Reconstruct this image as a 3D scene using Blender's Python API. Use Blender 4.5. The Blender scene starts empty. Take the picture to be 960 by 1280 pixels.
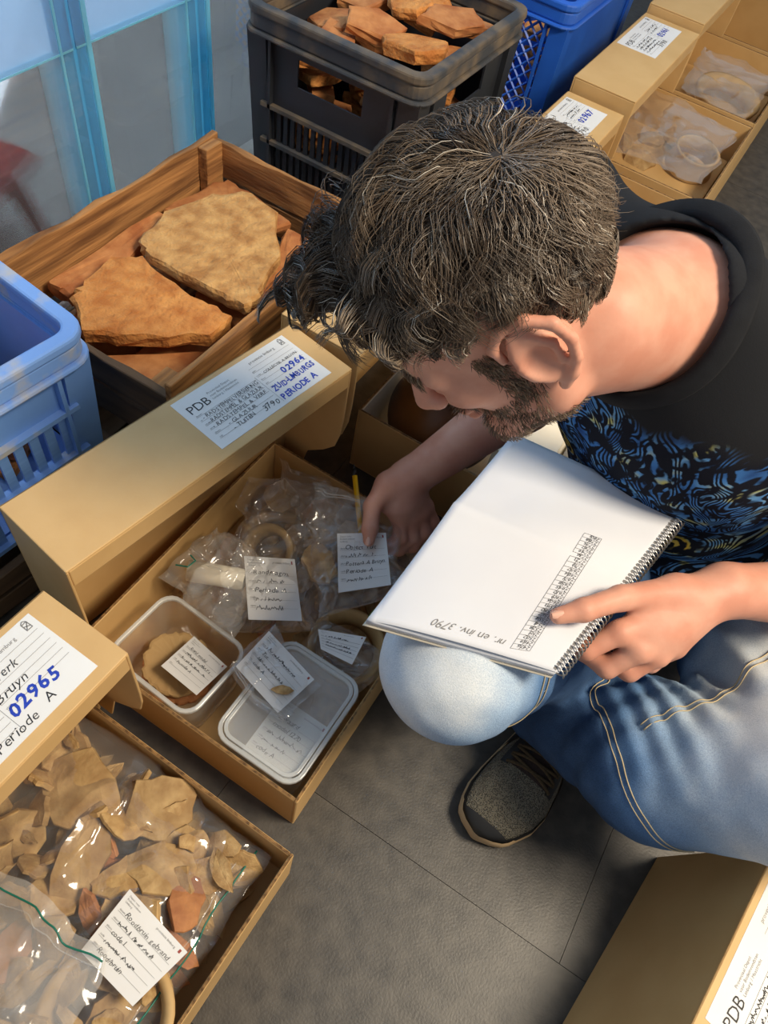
import bpy, math, random
import numpy as np
from mathutils import Vector, Matrix
from mathutils.bvhtree import BVHTree

# ------------------------------------------------------------------ camera, light, exposure
scene = bpy.context.scene
col = scene.collection
CAM_LOC = (0.0, 0.0, 1.10)
CAM_RIGHT = (0.84101, 0.52167, 0.14339)
CAM_DOWN = (0.50363, -0.65810, -0.55969)
CAM_FWD = (-0.19761, 0.54293, -0.81620)
cam_data = bpy.data.cameras.new('camera')
cam = bpy.data.objects.new('camera', cam_data)
col.objects.link(cam)
cam_data.sensor_fit = 'HORIZONTAL'
cam_data.sensor_width = 36.0
cam_data.lens = 930.45 / 960.0 * 36.0
cam_data.clip_start = 0.02
_m = Matrix.Identity(4)
for _i in range(3):
    _m[_i][0] = CAM_RIGHT[_i]; _m[_i][1] = -CAM_DOWN[_i]; _m[_i][2] = -CAM_FWD[_i]; _m[_i][3] = CAM_LOC[_i]
cam.matrix_world = _m
scene.camera = cam

world = bpy.data.worlds.new('daylight'); scene.world = world
world.use_nodes = True
_bg = world.node_tree.nodes['Background']
_bg.inputs[0].default_value = (0.80, 0.88, 1.0, 1); _bg.inputs[1].default_value = 0.25

def area_light(name, loc, target, sx, sy, power, color):
    ld = bpy.data.lights.new(name, 'AREA'); ld.shape = 'RECTANGLE'; ld.size = sx; ld.size_y = sy
    ld.energy = power; ld.color = color
    o = bpy.data.objects.new(name, ld); col.objects.link(o)
    o.location = loc
    o.rotation_euler = (Vector(target) - Vector(loc)).to_track_quat('-Z', 'Y').to_euler()
    return o
area_light('window_daylight', (-2.3, 1.4, 2.2), (-0.2, 0.5, 0.2), 2.6, 2.0, 120, (0.80, 0.90, 1.0))
area_light('ceiling_lamp_light', (1.30, 0.75, 2.45), (0.05, 0.35, 0.0), 0.7, 0.7, 60, (1.0, 0.86, 0.66))
area_light('outdoor_sky_light', (-3.2, 1.6, 3.2), (-2.0, 1.2, 0.0), 3.0, 3.0, 160, (0.82, 0.91, 1.0))

vs = scene.view_settings
vs.view_transform = 'Standard'; vs.look = 'None'; vs.exposure = 0.6; vs.gamma = 1.0; vs.use_curve_mapping = False

# ------------------------------------------------------------------ materials
def lin(c):
    c = c / 255.0
    return c / 12.92 if c <= 0.04045 else ((c + 0.055) / 1.055) ** 2.4
def rgb(r, g, b): return (lin(r), lin(g), lin(b), 1.0)

MATS = {}
def M(name, c1, c2=None, scale=12.0, rough=0.6, bump=0.0, bscale=80.0, metal=0.0, spec=0.5, detail=5.0,
      stretch=(1, 1, 1), rand=0.0, lo=0.35, hi=0.65, sheen=0.0, sss=0.0, bdist=0.002):
    m = bpy.data.materials.new(name); m.use_nodes = True
    nt = m.node_tree; N = nt.nodes; L = nt.links
    b = N['Principled BSDF']
    b.inputs['Roughness'].default_value = rough; b.inputs['Metallic'].default_value = metal
    b.inputs['Specular IOR Level'].default_value = spec
    b.inputs['Base Color'].default_value = c1
    if sheen: b.inputs['Sheen Weight'].default_value = sheen
    if sss:
        b.inputs['Subsurface Weight'].default_value = sss
        b.inputs['Subsurface Radius'].default_value = (0.012, 0.005, 0.003)
        b.inputs['Subsurface Scale'].default_value = 1.0
    tc = N.new('ShaderNodeTexCoord'); mp = N.new('ShaderNodeMapping')
    mp.inputs['Scale'].default_value = stretch
    L.new(tc.outputs['Object'], mp.inputs['Vector'])
    if c2 is not None:
        nz = N.new('ShaderNodeTexNoise'); nz.inputs['Scale'].default_value = scale; nz.inputs['Detail'].default_value = detail
        L.new(mp.outputs[0], nz.inputs['Vector'])
        mr = N.new('ShaderNodeMapRange'); mr.inputs[1].default_value = lo; mr.inputs[2].default_value = hi
        L.new(nz.outputs[0], mr.inputs[0])
        mx = N.new('ShaderNodeMix'); mx.data_type = 'RGBA'
        mx.inputs[6].default_value = c1; mx.inputs[7].default_value = c2
        L.new(mr.outputs[0], mx.inputs[0])
        out = mx.outputs[2]
        if rand:
            oi = N.new('ShaderNodeObjectInfo')
            hs = N.new('ShaderNodeHueSaturation')
            r2 = N.new('ShaderNodeMapRange'); r2.inputs[3].default_value = 1 - rand; r2.inputs[4].default_value = 1 + rand
            L.new(oi.outputs['Random'], r2.inputs[0]); L.new(r2.outputs[0], hs.inputs['Value'])
            L.new(out, hs.inputs['Color']); out = hs.outputs[0]
        L.new(out, b.inputs['Base Color'])
    if bump:
        n2 = N.new('ShaderNodeTexNoise'); n2.inputs['Scale'].default_value = bscale; n2.inputs['Detail'].default_value = 4
        L.new(mp.outputs[0], n2.inputs['Vector'])
        bp = N.new('ShaderNodeBump'); bp.inputs['Strength'].default_value = bump; bp.inputs['Distance'].default_value = bdist
        L.new(n2.outputs[0], bp.inputs['Height']); L.new(bp.outputs[0], b.inputs['Normal'])
    MATS[name] = m
    return m

def clear_plastic(name, tint=(1, 1, 1, 1), haze=0.06, gloss=0.10, rough=0.08, hazecol=(0.9, 0.9, 0.88, 1), edge=0.35, through=0.0):
    """thin film: mostly transparent, a little milky, mirror-like at grazing angles"""
    m = bpy.data.materials.new(name); m.use_nodes = True
    nt = m.node_tree; N = nt.nodes; L = nt.links
    for n in list(N): N.remove(n)
    out = N.new('ShaderNodeOutputMaterial')
    tr = N.new('ShaderNodeBsdfTransparent'); tr.inputs[0].default_value = tint
    df = N.new('ShaderNodeBsdfDiffuse'); df.inputs[0].default_value = hazecol
    gl = N.new('ShaderNodeBsdfGlossy'); gl.inputs[0].default_value = (1, 1, 1, 1); gl.inputs['Roughness'].default_value = rough
    m1 = N.new('ShaderNodeMixShader'); m1.inputs[0].default_value = haze
    if through:
        tl = N.new('ShaderNodeBsdfTranslucent'); tl.inputs[0].default_value = hazecol
        m0 = N.new('ShaderNodeMixShader'); m0.inputs[0].default_value = through
        L.new(df.outputs[0], m0.inputs[1]); L.new(tl.outputs[0], m0.inputs[2]); df = m0
    L.new(tr.outputs[0], m1.inputs[1]); L.new(df.outputs[0], m1.inputs[2])
    fr = N.new('ShaderNodeFresnel'); fr.inputs['IOR'].default_value = 1.45
    mt = N.new('ShaderNodeMath'); mt.operation = 'MULTIPLY_ADD'; mt.inputs[1].default_value = edge; mt.inputs[2].default_value = gloss
    L.new(fr.outputs[0], mt.inputs[0])
    m2 = N.new('ShaderNodeMixShader'); L.new(mt.outputs[0], m2.inputs[0])
    L.new(m1.outputs[0], m2.inputs[1]); L.new(gl.outputs[0], m2.inputs[2])
    L.new(m2.outputs[0], out.inputs[0])
    MATS[name] = m
    return m

M('vinyl', rgb(80, 75, 68), rgb(52, 49, 46), scale=38, rough=0.45, bump=0.35, bscale=300, lo=0.3, hi=0.72, detail=12, bdist=0.001)
M('card', rgb(206, 168, 112), rgb(199, 160, 104), scale=14, rough=0.55, bump=0.05, bscale=500, spec=0.4)
M('card_edge', rgb(150, 112, 66), rgb(84, 58, 32), scale=180, rough=0.9, stretch=(1, 1, 0.2))
M('card_inner_white', rgb(236, 226, 204), rgb(228, 216, 192), scale=8, rough=0.7)
M('paper', rgb(226, 225, 222), rgb(220, 218, 214), scale=6, rough=0.75)
M('page', rgb(208, 210, 215), rgb(203, 205, 211), scale=9, rough=0.7)
M('ink_black', rgb(24, 22, 24), rough=0.6)
M('ink_grey', rgb(120, 118, 116), rough=0.7)
M('ink_blue', rgb(28, 58, 170), rough=0.5)
M('ink_red', rgb(150, 60, 50), rough=0.6)
M('terracotta', rgb(202, 138, 82), rgb(166, 98, 52), scale=26, rough=0.9, bump=0.6, bscale=120, rand=0.12, detail=8)
M('slab_stone', rgb(218, 150, 80), rgb(186, 112, 50), scale=34, rough=0.92, bump=1.0, bscale=130, rand=0.1, detail=12, bdist=0.004)
M('slab_pale', rgb(216, 166, 102), rgb(172, 120, 66), scale=34, rough=0.92, bump=1.0, bscale=130, detail=12, bdist=0.004)
M('sherd_buff', rgb(188, 156, 106), rgb(152, 118, 74), scale=2.2, rough=0.8, bump=0.5, bscale=9, rand=0.16, detail=7)
M('sherd_orange', rgb(188, 128, 78), rgb(160, 102, 62), scale=2.2, rough=0.8, bump=0.5, bscale=9, rand=0.12)
M('wood_old', rgb(182, 130, 76), rgb(108, 70, 36), scale=16, rough=0.85, bump=0.9, bscale=60, stretch=(4, 0.25, 4), rand=0.15, detail=9)
M('wood_grey', rgb(112, 88, 64), rgb(66, 50, 38), scale=9, rough=0.9, bump=0.6, bscale=40, stretch=(3, 0.35, 3), rand=0.15, detail=9)
M('black_plastic', rgb(44, 48, 56), rgb(38, 40, 44), scale=10, rough=0.45, bump=0.08, bscale=200)
M('black_dusty', rgb(58, 60, 64), rgb(124, 106, 82), scale=16, rough=0.7, bump=0.1, bscale=200, lo=0.42, hi=0.72, detail=9)
M('blue_pale', rgb(122, 166, 230), rgb(108, 152, 220), scale=9, rough=0.42, bump=0.05, bscale=200)
M('blue_dusty', rgb(120, 162, 226), rgb(188, 182, 168), scale=22, rough=0.65, bump=0.1, bscale=200, lo=0.5, hi=0.72, detail=9)
M('blue_deep', rgb(44, 104, 206), rgb(38, 92, 190), scale=9, rough=0.4)
M('pen_yellow', rgb(244, 190, 20), rough=0.35)
M('pen_black', rgb(20, 20, 22), rough=0.4)
M('plaster', rgb(214, 210, 202), rgb(208, 204, 196), scale=5, rough=0.9)
M('green_zip', rgb(20, 110, 92), rough=0.4)
M('wire', rgb(190, 186, 178), rough=0.3, metal=0.9)
M('pot_brown', rgb(120, 74, 32), rgb(74, 44, 20), scale=9, rough=0.38, bump=0.15, bscale=60, detail=7)
M('pot_inside', rgb(34, 24, 16), rough=0.8)
M('outside_paving', rgb(205, 203, 198), rgb(178, 178, 176), scale=2.5, rough=0.9, bump=0.1, bscale=30)
M('red_plastic', rgb(196, 40, 52), rough=0.4)
M('skin', rgb(212, 156, 132), rgb(200, 138, 114), scale=26, rough=0.5, bump=0.12, bscale=420, sss=0.08, bdist=0.0006, spec=0.25)
M('black_sock', rgb(18, 18, 20), rgb(14, 14, 15), scale=200, rough=0.95, bump=0.3, bscale=600)
M('shoe_black', rgb(26, 26, 27), rgb(20, 20, 21), scale=60, rough=0.6)
M('shoe_sole', rgb(196, 168, 128), rgb(184, 156, 118), scale=30, rough=0.7)
M('shoe_lace', rgb(78, 62, 38), rgb(60, 48, 30), scale=300, rough=0.9)
M('shoe_tongue', rgb(58, 44, 40), rgb(44, 34, 30), scale=300, rough=0.95)
M('shoe_grey', rgb(150, 146, 138), rough=0.6)
M('stitch', rgb(196, 178, 142), rough=0.9)
clear_plastic('bag_film', haze=0.05, gloss=0.035, rough=0.10)
clear_plastic('bag_milky', haze=0.14, gloss=0.035, rough=0.14, hazecol=(0.85, 0.83, 0.78, 1))
clear_plastic('tub_plastic', haze=0.20, gloss=0.04, rough=0.25, hazecol=(0.80, 0.80, 0.76, 1))
clear_plastic('tub_rim', haze=0.45, gloss=0.05, rough=0.25, hazecol=(0.78, 0.79, 0.76, 1))
clear_plastic('pane_glass', tint=(0.86, 0.90, 0.93, 1), haze=0.10, gloss=0.06, rough=0.03, hazecol=(0.50, 0.56, 0.62, 1), edge=0.9)
clear_plastic('pane_frosted', tint=(0.75, 0.86, 0.95, 1), haze=0.62, gloss=0.06, rough=0.2, hazecol=(0.24, 0.35, 0.48, 1), through=0.5)
clear_plastic('fin_glass', tint=(0.55, 0.86, 0.95, 1), haze=0.40, gloss=0.10, rough=0.05, hazecol=(0.25, 0.66, 0.85, 1), through=0.6)
clear_plastic('fin_edge', tint=(0.6, 0.9, 1, 1), haze=0.85, gloss=0.08, rough=0.1, hazecol=(0.40, 0.88, 1.0, 1), through=0.6)

# a woven / mesh knit for the shoe
def knit(name, c1, c2, scale):
    m = M(name, c1, rough=0.9)
    nt = m.node_tree; N = nt.nodes; L = nt.links; b = N['Principled BSDF']
    vo = N.new('ShaderNodeTexVoronoi'); vo.inputs['Scale'].default_value = scale
    tc = N.new('ShaderNodeTexCoord'); L.new(tc.outputs['Object'], vo.inputs['Vector'])
    mr = N.new('ShaderNodeMapRange'); mr.inputs[1].default_value = 0.25; mr.inputs[2].default_value = 0.55
    L.new(vo.outputs['Distance'], mr.inputs[0])
    mx = N.new('ShaderNodeMix'); mx.data_type = 'RGBA'; mx.inputs[6].default_value = c1; mx.inputs[7].default_value = c2
    L.new(mr.outputs[0], mx.inputs[0]); L.new(mx.outputs[2], b.inputs['Base Color'])
    bp = N.new('ShaderNodeBump'); bp.inputs['Strength'].default_value = 0.8; bp.inputs['Distance'].default_value = 0.002
    L.new(vo.outputs['Distance'], bp.inputs['Height']); L.new(bp.outputs[0], b.inputs['Normal'])
    return m
knit('shoe_knit', rgb(22, 22, 22), rgb(112, 106, 92), 620)

# ------------------------------------------------------------------ mesh helpers
def tag(o, label=None, cat=None, group=None, kind=None):
    if label: o['label'] = label
    if cat: o['category'] = cat
    if group: o['group'] = group
    if kind: o['kind'] = kind
    return o

def empty(name, loc=(0, 0, 0), rz=0.0):
    o = bpy.data.objects.new(name, None); col.objects.link(o)
    o.location = loc; o.rotation_euler = (0, 0, rz); o.empty_display_size = 0.02
    return o

def link(name, me, parent=None, loc=None, rot=None, scale=None):
    o = bpy.data.objects.new(name, me); col.objects.link(o)
    if parent is not None: o.parent = parent
    if loc is not None: o.location = loc
    if rot is not None: o.rotation_euler = rot
    if scale is not None: o.scale = scale
    return o

def np_mesh(name, V, Fq, mat=None, smooth=True):
    V = np.asarray(V, dtype=np.float32); Fq = np.asarray(Fq, dtype=np.int32)
    me = bpy.data.meshes.new(name)
    n = Fq.shape[1]
    me.vertices.add(len(V)); me.vertices.foreach_set('co', V.ravel())
    me.loops.add(Fq.size); me.loops.foreach_set('vertex_index', Fq.ravel())
    me.polygons.add(len(Fq)); me.polygons.foreach_set('loop_start', np.arange(0, Fq.size, n, dtype=np.int32))
    me.update(calc_edges=True)
    me.polygons.foreach_set('use_smooth', np.full(len(Fq), smooth, dtype=bool))
    if mat is not None: me.materials.append(MATS[mat])
    return me

class MB:
    def __init__(self): self.v = []; self.f = []
    def add(self, vs_, fs_):
        n = len(self.v); self.v += [tuple(map(float, p)) for p in vs_]; self.f += [tuple(i + n for i in f) for f in fs_]
        return self
    def hexa(self, p):     # 8 points: bottom 4 ccw, top 4 ccw
        return self.add(p, [(3, 2, 1, 0), (4, 5, 6, 7), (0, 1, 5, 4), (1, 2, 6, 5), (2, 3, 7, 6), (3, 0, 4, 7)])
    def box(self, lo, hi):
        x0, y0, z0 = lo; x1, y1, z1 = hi
        return self.hexa([(x0, y0, z0), (x1, y0, z0), (x1, y1, z0), (x0, y1, z0), (x0, y0, z1), (x1, y0, z1), (x1, y1, z1), (x0, y1, z1)])
    def prism(self, poly, axis, a, b):
        """poly: 2d points; axis 0/1/2 is the extrusion axis"""
        def p3(q, t):
            return (t, q[0], q[1]) if axis == 0 else (q[0], t, q[1]) if axis == 1 else (q[0], q[1], t)
        n = len(poly)
        return self.add([p3(q, a) for q in poly] + [p3(q, b) for q in poly],
                        [tuple(reversed(range(n))), tuple(range(n, 2 * n))] + [(i, (i + 1) % n, n + (i + 1) % n, n + i) for i in range(n)])
    def tube(self, pts, r, n=6, closed=False, caps=True):
        pts = [Vector(p) for p in pts]; m = len(pts); rr = r if isinstance(r, (list, tuple, np.ndarray)) else [r] * m
        up = Vector((0, 0, 1)); base = len(self.v); prev = None
        for i, p in enumerate(pts):
            a = pts[i - 1] if (i > 0 or closed) else p
            b = pts[(i + 1) % m] if (i < m - 1 or closed) else p
            t = (b - a)
            t = t.normalized() if t.length > 1e-9 else Vector((1, 0, 0))
            if prev is None:
                s = t.cross(up)
                if s.length < 1e-3: s = t.cross(Vector((1, 0, 0)))
                s.normalize()
            else:
                s = (prev - t * prev.dot(t))
                s = s.normalized() if s.length > 1e-6 else t.orthogonal().normalized()
            prev = s; w = t.cross(s)
            for k in range(n):
                ang = 2 * math.pi * k / n
                self.v.append(tuple(p + (s * math.cos(ang) + w * math.sin(ang)) * rr[i]))
        rng_ = m if closed else m - 1
        for i in range(rng_):
            for k in range(n):
                a = base + i * n + k; b = base + i * n + (k + 1) % n
                j = (i + 1) % m
                self.f.append((a, b, base + j * n + (k + 1) % n, base + j * n + k))
        if caps and not closed:
            self.f.append(tuple(base + k for k in reversed(range(n)))); self.f.append(tuple(base + (m - 1) * n + k for k in range(n)))
        return self
    def lathe(self, prof, n=32, c=(0, 0, 0)):
        base = len(self.v); m = len(prof)
        for r, z in prof:
            for k in range(n):
                a = 2 * math.pi * k / n
                self.v.append((c[0] + r * math.cos(a), c[1] + r * math.sin(a), c[2] + z))
        for i in range(m - 1):
            for k in range(n):
                self.f.append((base + i * n + k, base + i * n + (k + 1) % n, base + (i + 1) * n + (k + 1) % n, base + (i + 1) * n + k))
        return self
    def grid(self, fn, nu, nv, flip=False):
        base = len(self.v)
        for j in range(nv + 1):
            for i in range(nu + 1): self.v.append(tuple(map(float, fn(i / nu, j / nv))))
        for j in range(nv):
            for i in range(nu):
                a = base + j * (nu + 1) + i
                q = (a, a + 1, a + nu + 2, a + nu + 1)
                self.f.append(tuple(reversed(q)) if flip else q)
        return self
    def mesh(self, name, mat, smooth=False):
        me = bpy.data.meshes.new(name); me.from_pydata(self.v, [], self.f); me.update()
        if smooth: me.polygons.foreach_set('use_smooth', [True] * len(me.polygons))
        if mat is not None: me.materials.append(MATS[mat])
        return me
    def build(self, name, mat, parent=None, smooth=False, loc=None, rz=0.0):
        o = link(name, self.mesh(name, mat, smooth), parent)
        if loc is not None: o.location = loc
        o.rotation_euler = (0, 0, rz)
        return o

def bevel(o, w, seg=2):
    md = o.modifiers.new('bevel', 'BEVEL'); md.width = w; md.segments = seg; md.limit_method = 'ANGLE'
    return o

# hash noise for crumpled shapes (numpy, smooth value noise)
_PERM = np.random.RandomState(7).rand(64, 64, 64).astype(np.float32)
def vnoise(p):
    p = np.asarray(p, dtype=np.float32); i = np.floor(p).astype(int); f = p - i; f = f * f * (3 - 2 * f)
    out = 0
    for dx in (0, 1):
        for dy in (0, 1):
            for dz in (0, 1):
                w = (f[..., 0] if dx else 1 - f[..., 0]) * (f[..., 1] if dy else 1 - f[..., 1]) * (f[..., 2] if dz else 1 - f[..., 2])
                out = out + w * _PERM[(i[..., 0] + dx) % 64, (i[..., 1] + dy) % 64, (i[..., 2] + dz) % 64]
    return out * 2 - 1
def fbm(p, octv=3):
    p = np.asarray(p, dtype=np.float32); s = 0; a = 1.0
    for k in range(octv):
        s = s + a * vnoise(p * (2.03 ** k) + 11.3 * k); a *= 0.5
    return s

# ------------------------------------------------------------------ lettering
_GL = {}
def _make_glyphs():
    chars = sorted(set("ABCDEFGHIJKLMNOPQRSTUVWXYZabcdefghijklmnopqrstuvwxyz0123456789-&./,:"))
    tmp = []
    for bold in (0, 1):
        for c in chars:
            cu = bpy.data.curves.new('glyph', 'FONT'); cu.body = c; cu.size = 1.0; cu.resolution_u = 2
            cu.offset = 0.028 if bold else -0.004
            o = bpy.data.objects.new('glyph', cu); col.objects.link(o); tmp.append((bold, c, o, cu))
    dg = bpy.context.evaluated_depsgraph_get(); dg.update()
    for bold, c, o, cu in tmp:
        me = bpy.data.meshes.new_from_object(o.evaluated_get(dg))
        V = np.array([v.co[:] for v in me.vertices], dtype=float).reshape(-1, 3)[:, :2]
        F = [tuple(p.vertices) for p in me.polygons]
        x0, x1 = V[:, 0].min(), V[:, 0].max()
        V[:, 0] -= x0
        _GL[(bold, c)] = (V, F, x1 - x0)
        bpy.data.meshes.remove(me)
    for bold, c, o, cu in tmp:
        bpy.data.objects.remove(o); bpy.data.curves.remove(cu)
_make_glyphs()

class Ink:
    """flat lettering composed in label space (x right, y up); three inks"""
    def __init__(self, seed=1): self.v = []; self.f = []; self.m = []; self.rng = random.Random(seed)
    def text(self, s, x, y, size, ink=0, slant=0.0, bold=0, hand=0.0, width=1.0, maxw=None):
        r = self.rng
        if maxw:
            tot = sum(((_GL.get((bold, c)) or (0, 0, 0.28))[2] + 0.09) for c in s) * size * width
            if tot > maxw: width *= maxw / tot
        for c in s:
            g = _GL.get((bold, c))
            if g is None: x += 0.33 * size * width; continue
            V, F, w = g
            sc = size * (1 + hand * r.uniform(-0.12, 0.12)); dy = hand * r.uniform(-0.07, 0.07) * size; rot = hand * r.uniform(-0.16, 0.16)
            ca, sa = math.cos(rot), math.sin(rot); n = len(self.v)
            for (a, b) in V:
                a2 = (a + slant * b) * width; b2 = b
                self.v.append((x + (a2 * ca - b2 * sa) * sc, y + dy + (a2 * sa + b2 * ca) * sc))
            self.f += [tuple(i + n for i in q) for q in F]; self.m += [ink] * len(F)
            x += (w + 0.09) * size * width
        return x
    def line(self, x0, y0, x1, y1, t=0.0003, ink=0):
        d = Vector((x1 - x0, y1 - y0)); 
        if d.length < 1e-9: return
        if d.length > 0.012:
            n_ = int(d.length / 0.010) + 1
            for i in range(n_): self.line(x0 + d.x * i / n_, y0 + d.y * i / n_, x0 + d.x * (i + 1) / n_, y0 + d.y * (i + 1) / n_, t, ink)
            return
        q = Vector((-d.y, d.x)).normalized() * t / 2; n = len(self.v)
        self.v += [(x0 + q.x, y0 + q.y), (x0 - q.x, y0 - q.y), (x1 - q.x, y1 - q.y), (x1 + q.x, y1 + q.y)]
        self.f.append((n, n + 1, n + 2, n + 3)); self.m.append(ink)
    def scribble(self, x, y, w, size, ink=0, t=0.0005):
        r = self.rng; px, py = x, y; e = x + w
        while px < e:
            nx = px + size * r.uniform(0.09, 0.19); ny = y + size * r.uniform(0.0, 0.55) * (1 if r.random() < 0.8 else 1.7)
            if r.random() < 0.08: px += size * 0.35; py = y; continue
            self.line(px, py, nx, ny, t, ink); px, py = nx - size * 0.05, ny
    def build(self, name, parent, surf=None):
        me = bpy.data.meshes.new(name)
        V = [(surf(a, b) if surf else (a, b, 0.0)) for a, b in self.v]
        me.from_pydata(V, [], self.f); me.update()
        for k in ('ink_black', 'ink_blue', 'ink_grey', 'ink_red'): me.materials.append(MATS[k])
        me.polygons.foreach_set('material_index', self.m)
        return link(name, me, parent)

# ------------------------------------------------------------------ the setting
flo = MB().box((-1.05, -1.2, -0.05), (1.6, 5.2, -0.003)).build('floor', 'card_edge')
tag(flo, 'dark grey speckled vinyl floor laid in staggered tiles', kind='structure')
MATS['grout'] = M('grout', rgb(40, 38, 36), rough=0.95); flo.data.materials[0] = MATS['grout']
_tile = MB().box((0.0004, 0.0004, -0.004), (0.5996, 0.2996, 0.0)).mesh('tile', 'vinyl')
for j in range(-5, 17):
    y = 0.261 + 0.3 * j
    if y < -1.2 or y > 4.9: continue
    off = (0.30 if j % 2 == 0 else 0.214 - 0.0) + (0.07 * ((j * 7) % 3) if abs(j) > 1 else 0)
    if j == -1: off = 0.40
    for i in range(-4, 4):
        x = off + 0.6 * i
        if x < -1.04 or x + 0.6 > 1.6: 
            if x + 0.6 <= -1.04 or x >= 1.6 - 0.01: continue
            x0 = max(x, -1.04); x1 = min(x + 0.6, 1.6)
            MB().box((x0 + .0006, y + .0006, -0.004), (x1 - .0006, y + .2994, 0.0)).build('tile', 'vinyl', flo)
            continue
        link('tile', _tile, flo, (x, y, 0))
og = MB().box((-9, -4, -0.12), (-1.06, 9, -0.03)).build('ground_outside', 'outside_paving')
tag(og, 'pale grey paving outside the glass wall', kind='structure')

wf = MB().box((-1.05, 5.2, -0.05), (1.6, 5.3, 2.6)).build('wall_far', 'plaster'); tag(wf, 'plain pale plaster wall at the far end of the room', kind='structure')
WX = -1.10
win = empty('window_1', (WX, 0, 0)); tag(win, 'glass wall with a frosted upper band and pale blue glass fins', kind='structure')
mull = [-0.30, 0.32, 0.935, 1.25, 1.87, 2.5]
ys = [-1.2] + mull + [3.12, 3.75, 4.37, 5.2]
for a, b in zip(ys[:-1], ys[1:]):
    MB().box((-0.006, a + 0.004, 0.0), (0.006, b - 0.004, 0.43)).build('pane', 'pane_glass', win)
    MB().box((-0.0065, a + 0.004, 0.43), (0.0065, b - 0.004, 2.6)).build('frosted_pane', 'pane_frosted', win)
    MB().box((-0.008, a + 0.004, 0.4285), (0.008, b - 0.004, 0.4315)).build('glass_joint', 'fin_edge', win)
for y in mull:
    fw = 0.031
    fn_ = MB().box((-0.010, y - fw, 0.0), (0.004, y + fw, 2.6)).build('fin', 'fin_glass', win)
    MB().box((-0.012, y + fw - 0.005, 0.0), (0.009, y + fw + 0.005, 2.6)).build('fin_edge_strip', 'fin_edge', fn_)
    MB().box((-0.012, y - fw - 0.003, 0.0), (0.009, y - fw + 0.002, 2.6)).build('fin_edge_strip', 'fin_edge', fn_)
    MB().box((-0.014, y + fw - 0.026, 0.0), (-0.010, y + fw - 0.016, 2.6)).build('fin_edge_strip', 'fin_edge', fn_)
MB().box((-0.02, -1.2, -0.004), (0.02, 5.2, 0.02)).build('sill_strip', 'shoe_grey', win)

# red plastic seat seen through the glass
def red_seat():
    t = empty('garden_seat', (-1.47, 0.70, -0.03)); tag(t, 'red moulded plastic seat standing outside behind the glass', 'seat')
    m = MB()
    def fn(u, v):
        a = (v - 0.5) * 2
        x = -0.28 + 0.54 * u
        prof = 0.15 + 0.30 * max(0, .55 - u) ** 2 * 4 + 0.03 * math.cos(u * 6)
        return (x, a * 0.27 * (1 - 0.25 * u), prof + 0.05 * a * a)
    m.grid(fn, 16, 14); o = m.build('seat_shell', 'red_plastic', t, smooth=True)
    md = o.modifiers.new('solid', 'SOLIDIFY'); md.thickness = 0.015
    for sx in (-0.2, 0.2):
        for sy in (-0.18, 0.18):
            MB().tube([(sx * 1.15, sy * 1.15, 0), (sx, sy, 0.150)], [0.014, 0.02], 8).build('leg', 'red_plastic', t, smooth=True)
red_seat()

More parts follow.
